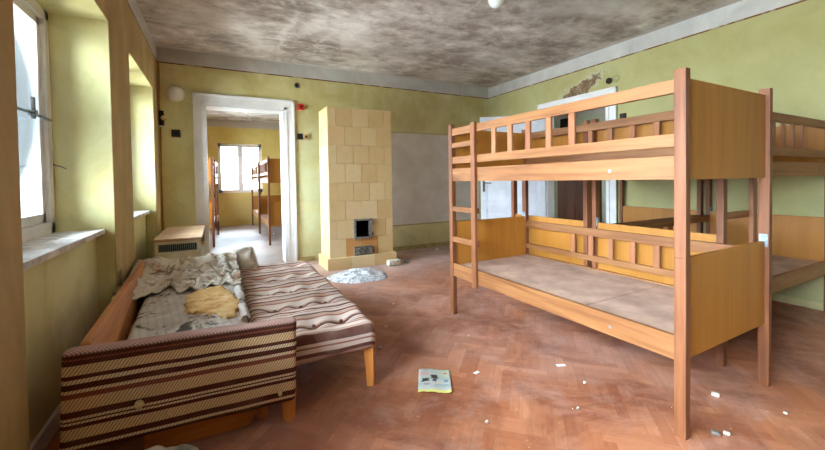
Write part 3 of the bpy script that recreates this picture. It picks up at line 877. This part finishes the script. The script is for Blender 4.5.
for i in range(8):
    z0, z1 = Z0 + i * rh + g / 2, Z0 + (i + 1) * rh - g / 2
    edges = [X0 + k * tw for k in range(5)] if i % 2 == 0 else [X0] + [X0 + (k + 0.5) * tw for k in range(4)] + [X1]
    for a, c in zip(edges[:-1], edges[1:]):
        if i == 1 or i == 2:
            # tiles stop at the firebox hole
            if z0 < FZ1 - 0.02 and z1 > FZ0 + 0.02 and c > FX0 and a < FX1:
                if a < FX0 - 0.02: tilebox(a + g / 2, FX0, Y0, Y0 + 0.03, z0, z1)
                if c > FX1 + 0.02: tilebox(FX1, c - g / 2, Y0, Y0 + 0.03, z0, z1)
                lo, hi = max(a, FX0), min(c, FX1)
                if z1 > FZ1 + 0.02: tilebox(lo, hi, Y0, Y0 + 0.03, FZ1, z1)
                if z0 < FZ0 - 0.01: tilebox(lo, hi, Y0, Y0 + 0.03, z0, FZ0)
                continue
        org = 0.75 if (i == 0 and -0.3 < (a + c) / 2 < 0.25) else 0.0
        tilebox(a + g / 2, c - g / 2, Y0, Y0 + 0.03, z0, z1, org)
    ed = [Y0 + 0.03, 0.0, Y1] if i % 2 == 0 else [Y0 + 0.03, -0.1, 0.12, Y1]
    for xs in ((X0, X0 + 0.03), (X1 - 0.03, X1)):
        for a, c in zip(ed[:-1], ed[1:]): tilebox(xs[0], xs[1], a + g / 2, c - g / 2, z0, z1)
tilebox(X0, X1, Y0, Y1, Z1 - 0.012, Z1 + 0.004)
b.build('tile_cladding', M['tile'], s)
b = MB(); tl = b.bm.verts.layers.float_vector.new('tile')
tilebox(X0 - 0.04, X0 + 0.30, Y0 - 0.04, Y1 + 0.02, 0, 0.165); tilebox(X0 + 0.303, X0 + 0.66, Y0 - 0.04, Y1 + 0.02, 0, 0.165); tilebox(X0 + 0.663, X1 + 0.04, Y0 - 0.04, Y1 + 0.02, 0, 0.165)
b.build('plinth', M['tile'], s)
b = MB(); b.box(FX0, FX1, Y0 + 0.02, Y1 - 0.12, FZ0, FZ0 + 0.006); b.box(FX0, FX0 + 0.004, Y0 + 0.02, Y1 - 0.12, FZ0, FZ1); b.box(FX1 - 0.004, FX1, Y0 + 0.02, Y1 - 0.12, FZ0, FZ1); b.box(FX0, FX1, Y0 + 0.02, Y1 - 0.12, FZ1 - 0.006, FZ1); b.box(FX0, FX1, Y1 - 0.126, Y1 - 0.12, FZ0, FZ1)
b.build('firebox', M['soot'], s)
b = MB(); w_ = 0.03
b.box(FX0 - 0.012, FX0 + w_ - 0.008, Y0 - 0.022, Y0 + 0.005, FZ0 - 0.02, FZ1 + 0.02, 0.004); b.box(FX1 - w_ + 0.0, FX1 + 0.022, Y0 - 0.022, Y0 + 0.005, FZ0 - 0.02, FZ1 + 0.02, 0.004)
b.box(FX0, FX1, Y0 - 0.022, Y0 + 0.005, FZ1 - 0.006, FZ1 + 0.02, 0.004); b.box(FX0, FX1, Y0 - 0.022, Y0 + 0.005, FZ0 - 0.02, FZ0 + 0.008, 0.004)
fr = b.build('firebox_frame', M['stove_metal'], s)
for zz in (FZ0 + 0.045, FZ1 - 0.045):
    b = MB(); b.cyl((FX1 + 0.02, Y0 - 0.026, zz - 0.025), (FX1 + 0.02, Y0 - 0.026, zz + 0.025), 0.012, None, 12); b.build('hinge', M['dark_metal'], fr)
b = MB(); b.box(-0.145, 0.14, Y0 - 0.024, Y0 + 0.004, 0.168, 0.30, 0.005)
ad = b.build('ash_door', M['stove_metal'], s)
b = MB()   # cast relief: oval ring with rays and border
for k in range(20):
    a0, a1 = 2 * math.pi * k / 20, 2 * math.pi * (k + 1) / 20
    P = lambda a: (0.0 + 0.075 * math.cos(a), Y0 - 0.026, 0.233 + 0.038 * math.sin(a))
    b.cyl(P(a0), P(a1), 0.005, None, 6)
for k in range(-2, 3): b.cyl((k * 0.022 - 0.008, Y0 - 0.026, 0.212), (k * 0.022 + 0.008, Y0 - 0.026, 0.254), 0.004, None, 6)
for (p, q_) in (((-0.13, 0.18), (0.125, 0.18)), ((-0.13, 0.288), (0.125, 0.288)), ((-0.13, 0.18), (-0.13, 0.288)), ((0.125, 0.18), (0.125, 0.288))):
    b.cyl((p[0], Y0 - 0.025, p[1]), (q_[0], Y0 - 0.025, q_[1]), 0.004, None, 6)
b.build('relief_ornament', M['dark_metal'], ad)
b = MB(); b.cyl((0.15, Y0 - 0.026, 0.19), (0.15, Y0 - 0.026, 0.28), 0.011, None, 12); b.build('hinge', M['dark_metal'], ad)

# ------------------------------------------------------------------ HEATER in the corner
h = empty('storage_heater', (-0.365, 5.19, 0))
tag(h, 'cream box heater with worn brown top in the corner left of the doorway', 'heater')
cream = plain('cream_enamel', (230, 222, 198), 0.45, 0, 0.08, 6)
b = MB(); Wx, Wy = 0.205, 0.645
b.box(-Wx, Wx, -Wy + 0.012, Wy, 0.05, 0.545, 0.01); b.box(-Wx, Wx, -Wy + 0.012, Wy, 0.622, 0.655, 0.006)
b.box(-Wx, -Wx + 0.03, -Wy + 0.012, Wy, 0.48, 0.64, 0.004); b.box(Wx - 0.035, Wx, -Wy + 0.012, Wy, 0.48, 0.64, 0.004); b.box(-Wx, Wx, -Wy + 0.1, Wy, 0.48, 0.64)
b.build('body', cream, h)
b = MB(); b.box(-Wx - 0.012, Wx + 0.012, -Wy, Wy + 0.01, 0.655, 0.682, 0.005)
M['heater_top'] = wood('worn_brown_top', (150, 104, 66), (190, 150, 112), (222, 200, 172), 0, 0.6, 0.5)
b.build('top_board', M['heater_top'], h)
b = MB(); b.box(-Wx + 0.03, Wx - 0.035, -Wy + 0.06, -Wy + 0.1, 0.545, 0.622); gr = b.build('grille', M['soot'], h)
b = MB()
for k in range(19):
    xx = -Wx + 0.042 + k * (2 * Wx - 0.085) / 18
    b.box(xx - 0.0035, xx + 0.0035, -Wy + 0.022, -Wy + 0.06, 0.545, 0.622)
b.build('grille_bars', M['metal'], gr)
b = MB()
for sx in (-1, 1):
    for sy in (-1, 1): b.box(sx * 0.17 - 0.02, sx * 0.17 + 0.02, sy * 0.55 - 0.03, sy * 0.55 + 0.03, 0, 0.055)
b.build('feet', M['dark_metal'], h)
b = MB(); b.cyl((Wx, -Wy + 0.12, 0.6), (Wx + 0.03, -Wy + 0.12, 0.6), 0.018); b.build('control_knob', M['beige'], h)

# ------------------------------------------------------------------ SOFA BED
sf = empty('sofa_bed', (-0.12, 2.03, 0))
tag(sf, 'broken sofa bed with brown striped end board under the left windows', 'sofa bed')
b = MB()
def eb(p, u, v, w):
    k = 0.010 * math.exp(-((p.z - 0.36) / 0.06) ** 2) * (1 if v < 0 else -1)
    return Vector((p.x + 0.004 * nz(p.x * 6, p.z * 9), p.y + k + 0.004 * nz(p.x * 5, p.z * 7, 3), p.z + 0.006 * nz(p.x * 4, 1.7)))
b.rbox(0, 0, 0.200, 0.935, 0.085, 0.425, 0.024, (40, 6, 18), eb)
end = b.build('end_board', M['stripe_board'], sf, True)
end.location = (-0.004, -0.005, 0.140); end.rotation_euler = (0, math.radians(2.1), 0)
for (x_, z_, r_) in ((-0.20, 0.145, 0.018), (-0.09, 0.075, 0.011), (0.385, 0.048, 0.010)):
    b = MB(); b.lathe([(0.001, -0.016), (r_ * 0.7, -0.014), (r_, -0.006), (r_, 0.004)], (x_, -0.046, z_), 'Y', 16)
    b.build('button', M['beige'], end, True)
# slanted bedding box under the seat
b = MB(); b.prism([(-0.2, 0.002), (0.245, 0.002), (0.345, 0.165), (-0.2, 0.165)], 1, 0.045, 0.065)
b.prism([(-0.2, 0.002), (-0.18, 0.002), (-0.18, 0.165), (-0.2, 0.165)], 1, 0.065, 1.85); b.prism([(0.225, 0.002), (0.245, 0.002), (0.275, 0.06), (0.255, 0.06)], 1, 0.065, 1.85)
b.box(-0.2, 0.262, 0.045, 1.90, 0.165, 0.185)
b.prism([(-0.2, 0.002), (0.245, 0.002), (0.26, 0.165), (-0.2, 0.165)], 1, 1.85, 1.87)
b.build('bedding_box', M['box_wood'], sf)
# side board leaning against the niche, base and far head board
b = MB(); bm = b.bm
PA = [(-0.412, 0.20), (-0.325, 0.20), (-0.335, 0.40), (-0.385, 0.572), (-0.412, 0.572)]; PB = [(-0.482, 0.20), (-0.435, 0.20), (-0.44, 0.40), (-0.452, 0.572), (-0.482, 0.572)]
A = [bm.verts.new((p[0], 0.045, p[1])) for p in PA]; B = [bm.verts.new((p[0], 1.96, p[1])) for p in PB]
bm.faces.new(A); bm.faces.new(B[::-1])
for i in range(5): bm.faces.new((A[i], B[i], B[(i + 1) % 5], A[(i + 1) % 5]))
bmesh.ops.recalc_face_normals(bm, faces=bm.faces)
b.build('side_board', M['sofa_wood'], sf)
b = MB(); b.box(-0.40, 0.262, 0.04, 1.95, 0.185, 0.25, 0.006); b.build('base_board', M['box_wood'], sf)
b = MB(); b.box(-0.44, 0.25, 1.95, 2.0, 0.16, 0.53, 0.01); b.build('head_board', M['sofa_wood'], sf)
for (x_, y_) in ((0.432, 0.0), (-0.43, 0.02), (0.2, 1.965), (-0.41, 1.965)):
    b = MB(); b.cyl((x_, y_, 0), (x_, y_, 0.17), 0.030, 0.040, 4); b.build('leg', M['leg_wood'], sf)
LX, LY = -0.12, 2.03

# torn mattress on it
mt = empty('torn_mattress', (-0.155, 2.98, 0.25))
tag(mt, 'torn stained mattress with exposed foam lying in the broken sofa bed', 'mattress')
b = MB()
def mf(p, u, v, w):
    if u < 0: p.x += -u * 0.075 * (0.5 - p.y / 1.8)
    if w > 0: p.z += 0.02 * nz(p.x * 5, p.y * 4, 2) + 0.010 * nz(p.x * 14, p.y * 12, 5)
    return p
b.rbox(-0.02, 0, 0.107, 0.65, 1.80, 0.21, 0.05, (26, 60, 6), mf)
b.build('mattress_cover', M['ticking'], mt, True)
# exposed foam patch with ragged outline
b = MB(); bm = b.bm
FP = [(-0.048, 0.019),(0.008, 0.12),(0.162, 0.204),(0.235, -0.07),(0.273, -0.337),(0.246, -0.548),(0.206, -0.617),(0.13, -0.5),(0.072, -0.428),(-0.003, -0.385),(-0.039, -0.304)]
cx_, cy_ = sum(p[0] for p in FP) / len(FP), sum(p[1] for p in FP) / len(FP)
ring = []; soft = []
for (p, q2) in zip(FP, FP[1:] + FP[:1]):
    for k in range(9):
        f_ = k / 9
        x_, y_ = p[0] + (q2[0] - p[0]) * f_, p[1] + (q2[1] - p[1]) * f_
        soft.append((x_, y_))
        ring.append((min(0.275, x_ + 0.024 * nz(x_ * 45, y_ * 45, 3)), y_ + 0.06 * nz(x_ * 45, y_ * 45, 8)))
NP = len(ring)
rings = []
for f_ in (1.0, 0.92, 0.7, 0.45, 0.2):
    rings.append([bm.verts.new((cx_ + (x_ - cx_) * f_, cy_ + (y_ - cy_) * f_, 0.222 + (0.0 if f_ == 1 else 0.010) + (0.008 * nz(x_ * f_ * 20, y_ * f_ * 12, 4) if f_ < 1 else 0))) for (x_, y_) in (ring if f_ == 1 else soft)])
for A, B in zip(rings[:-1], rings[1:]):
    for k in range(NP): bm.faces.new((A[k], A[(k + 1) % NP], B[(k + 1) % NP], B[k]))
bm.faces.new(rings[-1])
base = [bm.verts.new((x_, y_, 0.17)) for (x_, y_) in ring]
for k in range(NP): bm.faces.new((base[k], base[(k + 1) % NP], rings[0][(k + 1) % NP], rings[0][k]))
bm.faces.new(list(reversed(base)))
b.build('foam_patch', M['foam'], mt, True, 'crumbling yellow foam showing through the torn cover')
# ragged torn flap of cover along the right rim
def flap(u, v):
    y = -0.62 + 1.32 * u
    a = v * math.pi * 0.9
    r_ = 0.030 + 0.012 * nz(u * 9, 2.0)
    return Vector((0.285 + 0.012 * nz(u * 7, 1) - r_ * math.cos(a) + 0.01 * nz(u * 20, v * 5), y, 0.198 + r_ * math.sin(a) + 0.01 * nz(u * 16, v * 4, 6)))
cloth('torn_flap', M['ticking'], 60, 8, flap, 0.005, mt)

# rumpled floral quilt over the far end
def quilt(u, v):
    # u across, v from hanging behind the head board towards the viewer
    x = -0.645 + u * 0.80
    s_ = v * 1.32
    pl = math.sin(u * 38 + 5 * nz(u * 4, v * 1.5)) * (0.75 + 0.7 * nz(u * 5, 3.3))
    if s_ < 0.14: y, z, k2 = 4.075, 0.46 + s_ * 0.72, 0.3
    elif s_ < 0.24: y, z, k2 = 4.075 - (s_ - 0.14) * 1.0, 0.560 + 0.008 * math.sin(u * 9), 0.5
    elif s_ < 0.55:
        k = (s_ - 0.24) / 0.31; y, z, k2 = 3.975 - 0.30 * k, 0.560 - 0.068 * k ** 1.4, 1.0
    else:
        k = (s_ - 0.55) / 0.77; y, z, k2 = 3.675 - (0.50 + 0.22 * nz(u * 3.1, 5.2) + 0.10 * nz(u * 11, 6.1)) * k, 0.492 - 0.012 * k, 1.0 - 0.75 * k
    y += 0.030 * pl * k2
    rum = abs(nz(u * 6, v * 6, 4)) * 0.085 + abs(nz(u * 13, v * 12, 8)) * 0.045 - 0.012
    z += 0.026 * pl * k2 + rum * (1.0 if v > 0.3 else 0.35) * (0.55 if v > 0.93 else 1)
    x += 0.02 * nz(u * 4, v * 9, 9) * min(1, u * 6)
    return Vector((x, y, z))
q_ = cloth('rumpled_quilt', M['floral'], 90, 90, quilt, 0.010)
tag(q_, 'rumpled dirty floral quilt heaped over the far end of the torn mattress', 'quilt')
# floral pillow wedged behind the pull-out seat
b = MB()
def pf(p, u, v, w):
    k = (1 - abs(u) ** 3) * (1 - abs(v) ** 3)
    p.z = 0.0 + (p.z) * (0.18 + 0.82 * k)
    p += Vector((0.012 * nz(p.x * 12, p.y * 12, p.z * 9), 0.012 * nz(p.y * 12, p.x * 12, 5), 0.022 * nz(p.x * 11, p.y * 11, 2)))
    return p
b.rbox(0, 0, 0, 0.26, 0.40, 0.17, 0.06, (22, 26, 8), pf)
pw = b.build('floral_pillow', M['floral'], None, True)
pw.location = (0.225, 4.04, 0.45); pw.rotation_euler = (math.radians(40), math.radians(-6), math.radians(8))
tag(pw, 'crumpled floral pillow between the quilt and the striped seat', 'pillow')

# pull-out striped seat
ps = empty('pull_out_seat', (0.50, 3.04, 0))
tag(ps, 'brown and white striped tufted seat on wooden legs right of the broken sofa bed', 'seat')
TUFT = [(-0.17 + 0.34 * i / 2 * 1.0, -0.78 + 0.39 * j) for i in range(3) for j in range(5)]
b = MB()
def sf_(p, u, v, w):
    if w > 0.0:
        dip = 0
        for (tx, ty) in TUFT:
            dd = ((p.x - tx) ** 2 + (p.y - ty) ** 2) / 0.065 ** 2
            dip += 0.042 * math.exp(-dd)
        wv = 0.008 * math.cos((p.y + 0.78) / 0.39 * 2 * math.pi + math.pi) + 0.012 * nz(p.x * 5, p.y * 4, 3) + 0.006 * nz(p.x * 13, p.y * 13, 6)
        p.z += (wv - dip) * min(1, w * 1.2)
        p.z += 0.012 * (p.y / 0.95)
    p.x += 0.008 * nz(p.y * 5, p.z * 6, 1) ; p.y += 0.010 * nz(p.x * 6, p.z * 5, 4)
    return p
b.rbox(0, 0, 0.322, 0.68, 1.92, 0.180, 0.045, (34, 80, 8), sf_)
cush = b.build('cushion', M['stripe_seat'], ps, True)
bm_ = plain('brown_button', (96, 62, 50), 0.8)
for (tx, ty) in TUFT:
    b = MB(); b.lathe([(0.001, 0.010), (0.009, 0.008), (0.013, 0.0), (0.012, -0.006)], (tx, ty, 0.376), 'Z', 10); b.build('tufting_button', bm_, cush, True)
b = MB(); b.box(-0.29, 0.29, -0.88, 0.88, 0.212, 0.26, 0.006); b.build('seat_frame', M['sofa_wood'], ps)
for sx in (-1, 1):
    for sy in (-1, 1):
        b = MB(); b.cyl((sx * 0.31, sy * 0.915, 0), (sx * 0.308, sy * 0.905, 0.235), 0.028, 0.040, 4); b.build('leg', M['leg_wood'], ps)

# ------------------------------------------------------------------ WALL FITTINGS
def wallbox(name, mat, x, z, w, h_, d_, label, cat, bev=0.006):
    b = MB(); b.box(x - w / 2, x + w / 2, YB - d_, YB + 0.004, z - h_ / 2, z + h_ / 2, bev)
    return tag(b.build(name, mat), label, cat)
wl = empty('wall_lamp', (-0.452, YB, 2.457)); tag(wl, 'round white dome lamp on the back wall left of the doorway', 'lamp')
b = MB(); b.lathe([(0.103, 0.004), (0.104, -0.02), (0.10, -0.025)], (0, 0, 0), 'Y', 32); b.build('lamp_base', M['white'], wl, True)
b = MB(); b.lathe([(0.100, -0.02), (0.094, -0.045), (0.075, -0.068), (0.043, -0.084), (0.002, -0.09)], (0, 0, 0), 'Y', 32); b.build('lamp_shade', M['lamp_glass'], wl, True)
jb = wallbox('junction_box', M['bake'], -0.465, 1.925, 0.098, 0.098, 0.035, 'square brown switch box left of the doorway casing', 'switch box')
b = MB(); b.box(-0.495, -0.435, YB - 0.042, YB - 0.034, 1.90, 1.95, 0.003); b.build('cover', M['black'], jb)
ls = empty('light_switch', (-0.615, YB, 2.12)); tag(ls, 'black and cream rotary light switch in the corner left of the dome lamp', 'switch')
b = MB(); b.box(-0.035, 0.02, -0.03, 0.004, -0.10, 0.10, 0.008); b.build('back_plate', M['black'], ls)
b = MB(); b.lathe([(0.034, -0.03), (0.034, -0.05), (0.026, -0.062), (0.002, -0.066)], (0.02, 0, 0.0), 'Y', 20); b.build('knob', M['beige'], ls, True)
b = MB(); b.box(-0.035, 0.025, -0.034, 0.004, -0.118, -0.098, 0.004); b.build('cable_gland', M['white'], ls)
fa = wallbox('fire_alarm_box', M['red'], 1.19, 2.405, 0.085, 0.085, 0.04, 'small red alarm box right of the doorway casing', 'alarm')
b = MB(); b.lathe([(0.02, -0.04), (0.018, -0.05), (0.002, -0.052)], (1.19, YB, 2.405), 'Y', 16); b.build('button', M['black'], fa)
db = empty('double_switch', (1.215, YB, 1.95)); tag(db, 'black and beige double switch right of the doorway casing', 'switch')
b = MB(); b.box(-0.085, -0.005, -0.03, 0.004, -0.045, 0.045, 0.005); b.build('black_half', M['black'], db)
b = MB(); b.box(0.0, 0.075, -0.028, 0, -0.045, 0.045, 0.005); bo = b.build('beige_half', M['beige'], db)
b = MB(); b.box(0.02, 0.055, -0.036, -0.026, -0.02, 0.02, 0.003); b.build('rocker', M['bake'], bo)
vh = empty('flue_rosette', (1.14, YB, 2.737)); tag(vh, 'small round grey flue hole cover high above the doorway', 'flue cover')
b = MB(); b.lathe([(0.040, 0.004), (0.040, -0.012), (0.026, -0.016), (0.026, -0.008), (0.002, -0.006)], (0, 0, 0), 'Y', 20); b.build('ring', M['dark_metal'], vh, True)
b = MB(); b.lathe([(0.022, -0.007), (0.02, -0.010), (0.002, -0.010)], (0, 0, 0), 'Y', 20); b.build('hole', M['soot'], vh)
rb = empty('round_junction_box', (XR, 3.33, 2.585)); tag(rb, 'round dark junction box with loose cover on the right wall near the peeled plaster', 'junction box')
b = MB(); b.lathe([(0.042, 0.004), (0.042, -0.025), (0.033, -0.025), (0.033, -0.008), (0.002, -0.006)], (0, 0, 0), 'X', 20); b.build('ring', M['bake'], rb, True)
b = MB(); b.lathe([(0.048, 0.0), (0.048, -0.012), (0.002, -0.016)], (0, -0.095, 0.01), 'X', 20); b.build('loose_cover', plain('olive_cover', (188, 182, 130), 0.6), rb, True)
b = MB(); b.box(XR - 0.035, XR, 3.09, 3.165, 2.035, 2.10, 0.004)
tag(b.build('black_switch', M['black']), 'small black switch right of the right wall doorway, above the bunk rail', 'switch')
cl = empty('ceiling_lamp', (2.40, 2.79, ZC)); tag(cl, 'white globe lamp at the top edge of the picture', 'ceiling lamp')
b = MB(); b.lathe([(0.05, 0.0), (0.05, -0.03), (0.036, -0.045)], (0, 0, 0), 'Z', 24); b.build('lamp_base', M['white'], cl, True)
b = MB(); b.lathe([(0.036, -0.035)] + [(0.076 * math.sin(a * math.pi / 12), -0.108 + 0.076 * math.cos(a * math.pi / 12)) for a in range(2, 12)] + [(0.001, -0.184)], (0, 0, 0), 'Z', 28); b.build('glass_globe', M['lamp_glass'], cl, True)

# ------------------------------------------------------------------ LITTER ON THE FLOOR
t = NT('faded_leaflet_print', 0.6, 0.2)
x, y, z = t.xyz()
v = t.co()
c = t.ramp(t.noise(v, 7, 3, 0.6), [(0.3, (156, 168, 150)), (0.5, (186, 192, 184)), (0.7, (194, 174, 158))])
c = t.mix(t.ma('MULTIPLY', t.rng(x, 0.0, 0.1), t.rng(y, 0.0, 0.1)), c, lin((176, 190, 156)))
c = t.mix(t.rng(y, -0.100, -0.112), c, lin((214, 200, 112)))
def blot(cx0, cy0, w0, h0, col):
    global c
    j = t.ma('MULTIPLY', t.ma('SUBTRACT', t.noise(v, 60, 3, 0.6), 0.5), 0.03)
    c = t.mix(box_mask(t, x, y, cx0 - w0, cx0 + w0, cy0 - h0, cy0 + h0, 0.004, j), c, lin(col))
blot(-0.055, -0.005, 0.022, 0.018, (50, 52, 50)); blot(0.0, 0.035, 0.022, 0.022, (70, 54, 48)); blot(0.0, -0.003, 0.013, 0.014, (66, 74, 92)); blot(0.07, -0.005, 0.012, 0.014, (110, 136, 160))
blot(-0.06, 0.07, 0.03, 0.02, (206, 168, 160)); blot(0.07, 0.085, 0.010, 0.008, (198, 70, 60)); blot(0.05, -0.05, 0.045, 0.006, (120, 160, 176)); blot(0.03, -0.07, 0.06, 0.004, (130, 166, 180)); blot(-0.05, -0.05, 0.02, 0.008, (150, 140, 150))
M['leaflet'] = t.color(c)
def lf(u, v):
    k = 0.006 * math.sin(u * 5) + 0.012 * max(0, u - 0.8) / 0.2 * (1 - v) + 0.004 * nz(u * 5, v * 5)
    return Vector(((u - 0.5) * 0.20, (v - 0.5) * 0.26 + 0.006 * nz(u * 9, 2) * (1 if v < 0.05 else 0), 0.006 + max(-0.003, k)))
lp = cloth('printed_leaflet', M['leaflet'], 20, 24, lf, 0.002, None, 0)
lp.location = (1.168, 1.965, 0); lp.rotation_euler = (0, 0, math.radians(-30))
tag(lp, 'pale printed leaflet lying flat in the middle of the parquet', 'leaflet')

def rag(name, mat, cx0, cy0, rx, ry, h0, seed, rot=0.0, thick=0.006, n_=44):
    def f(u, v):
        a, r_ = u * 2 * math.pi, v
        R = 1 + 0.3 * nz(math.cos(a) * 1.5, math.sin(a) * 1.5, seed)
        x_, y_ = rx * R * r_ * math.cos(a), ry * R * r_ * math.sin(a)
        z_ = h0 * (1 - r_ ** 2.2) * (0.75 + 0.5 * nz(x_ * 9, y_ * 9, seed)) + 0.35 * h0 * abs(nz(x_ * 24, y_ * 24, seed + 4)) * (1 - r_ ** 6)
        cr, sr = math.cos(rot), math.sin(rot)
        return Vector((cx0 + x_ * cr - y_ * sr, cy0 + x_ * sr + y_ * cr, max(0.004, z_)))
    return cloth(name, mat, n_, 12, f, thick, None, 1)
tag(rag('ash_covered_rag', M['ash'], 1.62, 4.66, 0.40, 0.33, 0.085, 3, 0.25), 'grey speckled crumpled rag on the floor in front of the stove', 'rag')
tag(rag('crumpled_cloth', plain('dirty_white_cloth', (204, 196, 184), 0.9, 0, 0.2, 12), -0.265, 1.965, 0.15, 0.075, 0.088, 11, 0.1), 'dirty white cloth on the floor under the striped end board', 'cloth')
b = MB(); b.rbox(0, 0, 0.04, 0.20, 0.10, 0.08, 0.012, (10, 6, 5), lambda p, u, v, w: p + Vector((0.006 * nz(p.x * 20, p.y * 20, p.z * 20), 0.006 * nz(p.y * 22, p.x * 9, 3), 0.006 * nz(p.x * 18, p.y * 18, 7))))
br = b.build('plaster_block', M['rubble'], None, True); br.location = (2.29, 4.98, -0.001); br.rotation_euler = (0, 0, 0.1)
tag(br, 'white block of broken plaster on the floor beside the stove', 'plaster block')
b = MB(); b.rbox(0, 0, 0.02, 0.07, 0.05, 0.045, 0.012, (6, 6, 4), lambda p, u, v, w: p + 0.008 * Vector((nz(p.x * 40, p.y * 40), nz(p.y * 40, 3), nz(p.x * 40, 7))))
k = b.build('dark_plaster_lump', M['plaster_dark'], None, True); k.location = (2.52, 5.03, 0.001); tag(k, 'dark lump just right of the white plaster block', 'plaster lump')
# small crumbs: one labelled thing each where it can be told apart, the tiniest share a label
def crumb(x_, y_, r_, mat, label, group=None, name='plaster_crumb'):
    b = MB(); sd = rnd.random() * 90
    b.rbox(0, 0, r_ * 0.45, r_ * 2, r_ * 1.4, r_ * 0.9, r_ * 0.25, (5, 5, 4), lambda p, u, v, w: p + 0.3 * r_ * Vector((nz(u * 3, v * 3, sd + w), nz(v * 3, w * 3, sd + u), 0.5 * nz(u * 2, w * 3, sd) * (w > 0))))
    o = b.build(name, mat, None, True); o.location = (x_, y_, 0.001); o.rotation_euler = (0, 0, rnd.random() * 6)
    return tag(o, label, 'crumb', group)
crumb(2.475, 1.055, 0.018, M['rubble'], 'pale plaster crumb on the floor right of the front bunk post')
crumb(2.10, 0.895, 0.017, M['plaster_dark'], 'grey plaster crumb beside the foot of the front bunk post, left of a pale one')
crumb(2.15, 0.87, 0.013, M['rubble'], 'small pale crumb next to the grey crumb at the front post foot')
crumb(3.44, 5.63, 0.035, M['rubble'], 'white plaster lump near the back wall left of the bunk ladder')
b = MB(); b.box(-0.03, 0.03, -0.012, 0.012, 0.001, 0.004); k = b.build('paper_scrap', M['white']); k.location = (2.0, 1.72, 0); k.rotation_euler = (0, 0, -0.4); tag(k, 'small white paper scrap on the floor below the front bunk rail', 'paper scrap')
b = MB(); b.box(-0.02, 0.02, -0.010, 0.010, 0.001, 0.004); k = b.build('paper_scrap', M['white']); k.location = (1.455, 1.92, 0); k.rotation_euler = (0, 0, 0.2); tag(k, 'tiny white paper scrap on the floor right of the leaflet', 'paper scrap')
spots = [(1.7, 1.35), (1.95, 1.5), (2.6, 0.8), (1.25, 2.9), (1.55, 3.4), (2.2, 4.4), (2.9, 5.0), (1.2, 1.5), (1.75, 2.4), (3.0, 4.6), (2.65, 5.5), (1.35, 3.9), (2.45, 5.3), (1.05, 2.55), (2.75, 1.35)]
for (x_, y_) in spots:
    crumb(x_, y_, 0.007 + 0.006 * rnd.random(), M['rubble'], 'tiny pale plaster crumb scattered on the parquet', 'tiny plaster crumbs on the floor')

# ------------------------------------------------------------------ LIGHT
wd = bpy.data.worlds.new('overcast_sky'); sc.world = wd; wd.use_nodes = True
nt = wd.node_tree; bg = nt.nodes['Background']
tc = nt.nodes.new('ShaderNodeTexCoord'); sp = nt.nodes.new('ShaderNodeSeparateXYZ'); cr = nt.nodes.new('ShaderNodeValToRGB')
nt.links.new(tc.outputs['Generated'], sp.inputs[0])
mr = nt.nodes.new('ShaderNodeMapRange'); nt.links.new(sp.outputs[2], mr.inputs[0]); mr.inputs[1].default_value = -0.25; mr.inputs[2].default_value = 0.35
nt.links.new(mr.outputs[0], cr.inputs[0])
cr.color_ramp.elements[0].color = (0.34, 0.36, 0.34, 1); cr.color_ramp.elements[0].position = 0.25
cr.color_ramp.elements[1].color = (0.80, 0.92, 1.0, 1); cr.color_ramp.elements[1].position = 0.9
nt.links.new(cr.outputs[0], bg.inputs['Color']); bg.inputs['Strength'].default_value = 115.0
def portal(loc, rot, sx, sy):
    l = bpy.data.lights.new('window_portal', 'AREA'); l.shape = 'RECTANGLE'; l.size = sx; l.size_y = sy
    l.cycles.is_portal = True
    o = bpy.data.objects.new('window_portal', l); COL.objects.link(o); o.location = loc; o.rotation_euler = rot
for (y0, y1) in NIC: portal((XO - 0.01, (y0 + y1) / 2, 1.67), (0, math.radians(-90), 0), ZT - 0.93, y1 - y0)
for (y0, y1) in BWN: portal((-1.66, (y0 + y1) / 2, 1.67), (0, math.radians(-90), 0), 1.45, y1 - y0)
portal((0.645, 12.52, 1.67), (math.radians(-90), 0, 0), 1.19, 1.44)
portal((6.6, 8.62, 1.7), (math.radians(-90), 0, 0), 2.0, 1.6)
portal((8.92, 7.275, 1.36), (0, math.radians(90), 0), 1.28, 0.45)

# ------------------------------------------------------------------ CAMERA
F, PY = 372.7, 187.7
yaw, tilt, roll = math.radians(27.757), math.radians(1.2), math.radians(-0.878)
fwd = Vector((math.sin(yaw) * math.cos(tilt), math.cos(yaw) * math.cos(tilt), -math.sin(tilt)))
r0 = Vector((math.cos(yaw), -math.sin(yaw), 0)); u0 = r0.cross(fwd)
right = math.cos(roll) * r0 + math.sin(roll) * u0; up = -math.sin(roll) * r0 + math.cos(roll) * u0
cam = bpy.data.cameras.new('camera'); co = bpy.data.objects.new('camera', cam); COL.objects.link(co)
co.matrix_world = Matrix(((right.x, up.x, -fwd.x, 0), (right.y, up.y, -fwd.y, 0), (right.z, up.z, -fwd.z, 1.25), (0, 0, 0, 1)))
cam.sensor_fit = 'HORIZONTAL'; cam.sensor_width = 36; cam.lens = F * 36 / 825
cam.shift_y = -(225 - PY) / 825; cam.clip_start = 0.02
sc.camera = co
sc.view_settings.view_transform = 'Standard'; sc.view_settings.look = 'None'
sc.view_settings.gamma = 1.0; sc.view_settings.use_curve_mapping = False
sc.view_settings.exposure = 0.0
cy = sc.cycles
cy.use_denoising = True
cy.max_bounces = 12; cy.diffuse_bounces = 8; cy.glossy_bounces = 3; cy.transparent_max_bounces = 16
cy.caustics_reflective = False; cy.caustics_refractive = False
cy.sample_clamp_indirect = 6.0
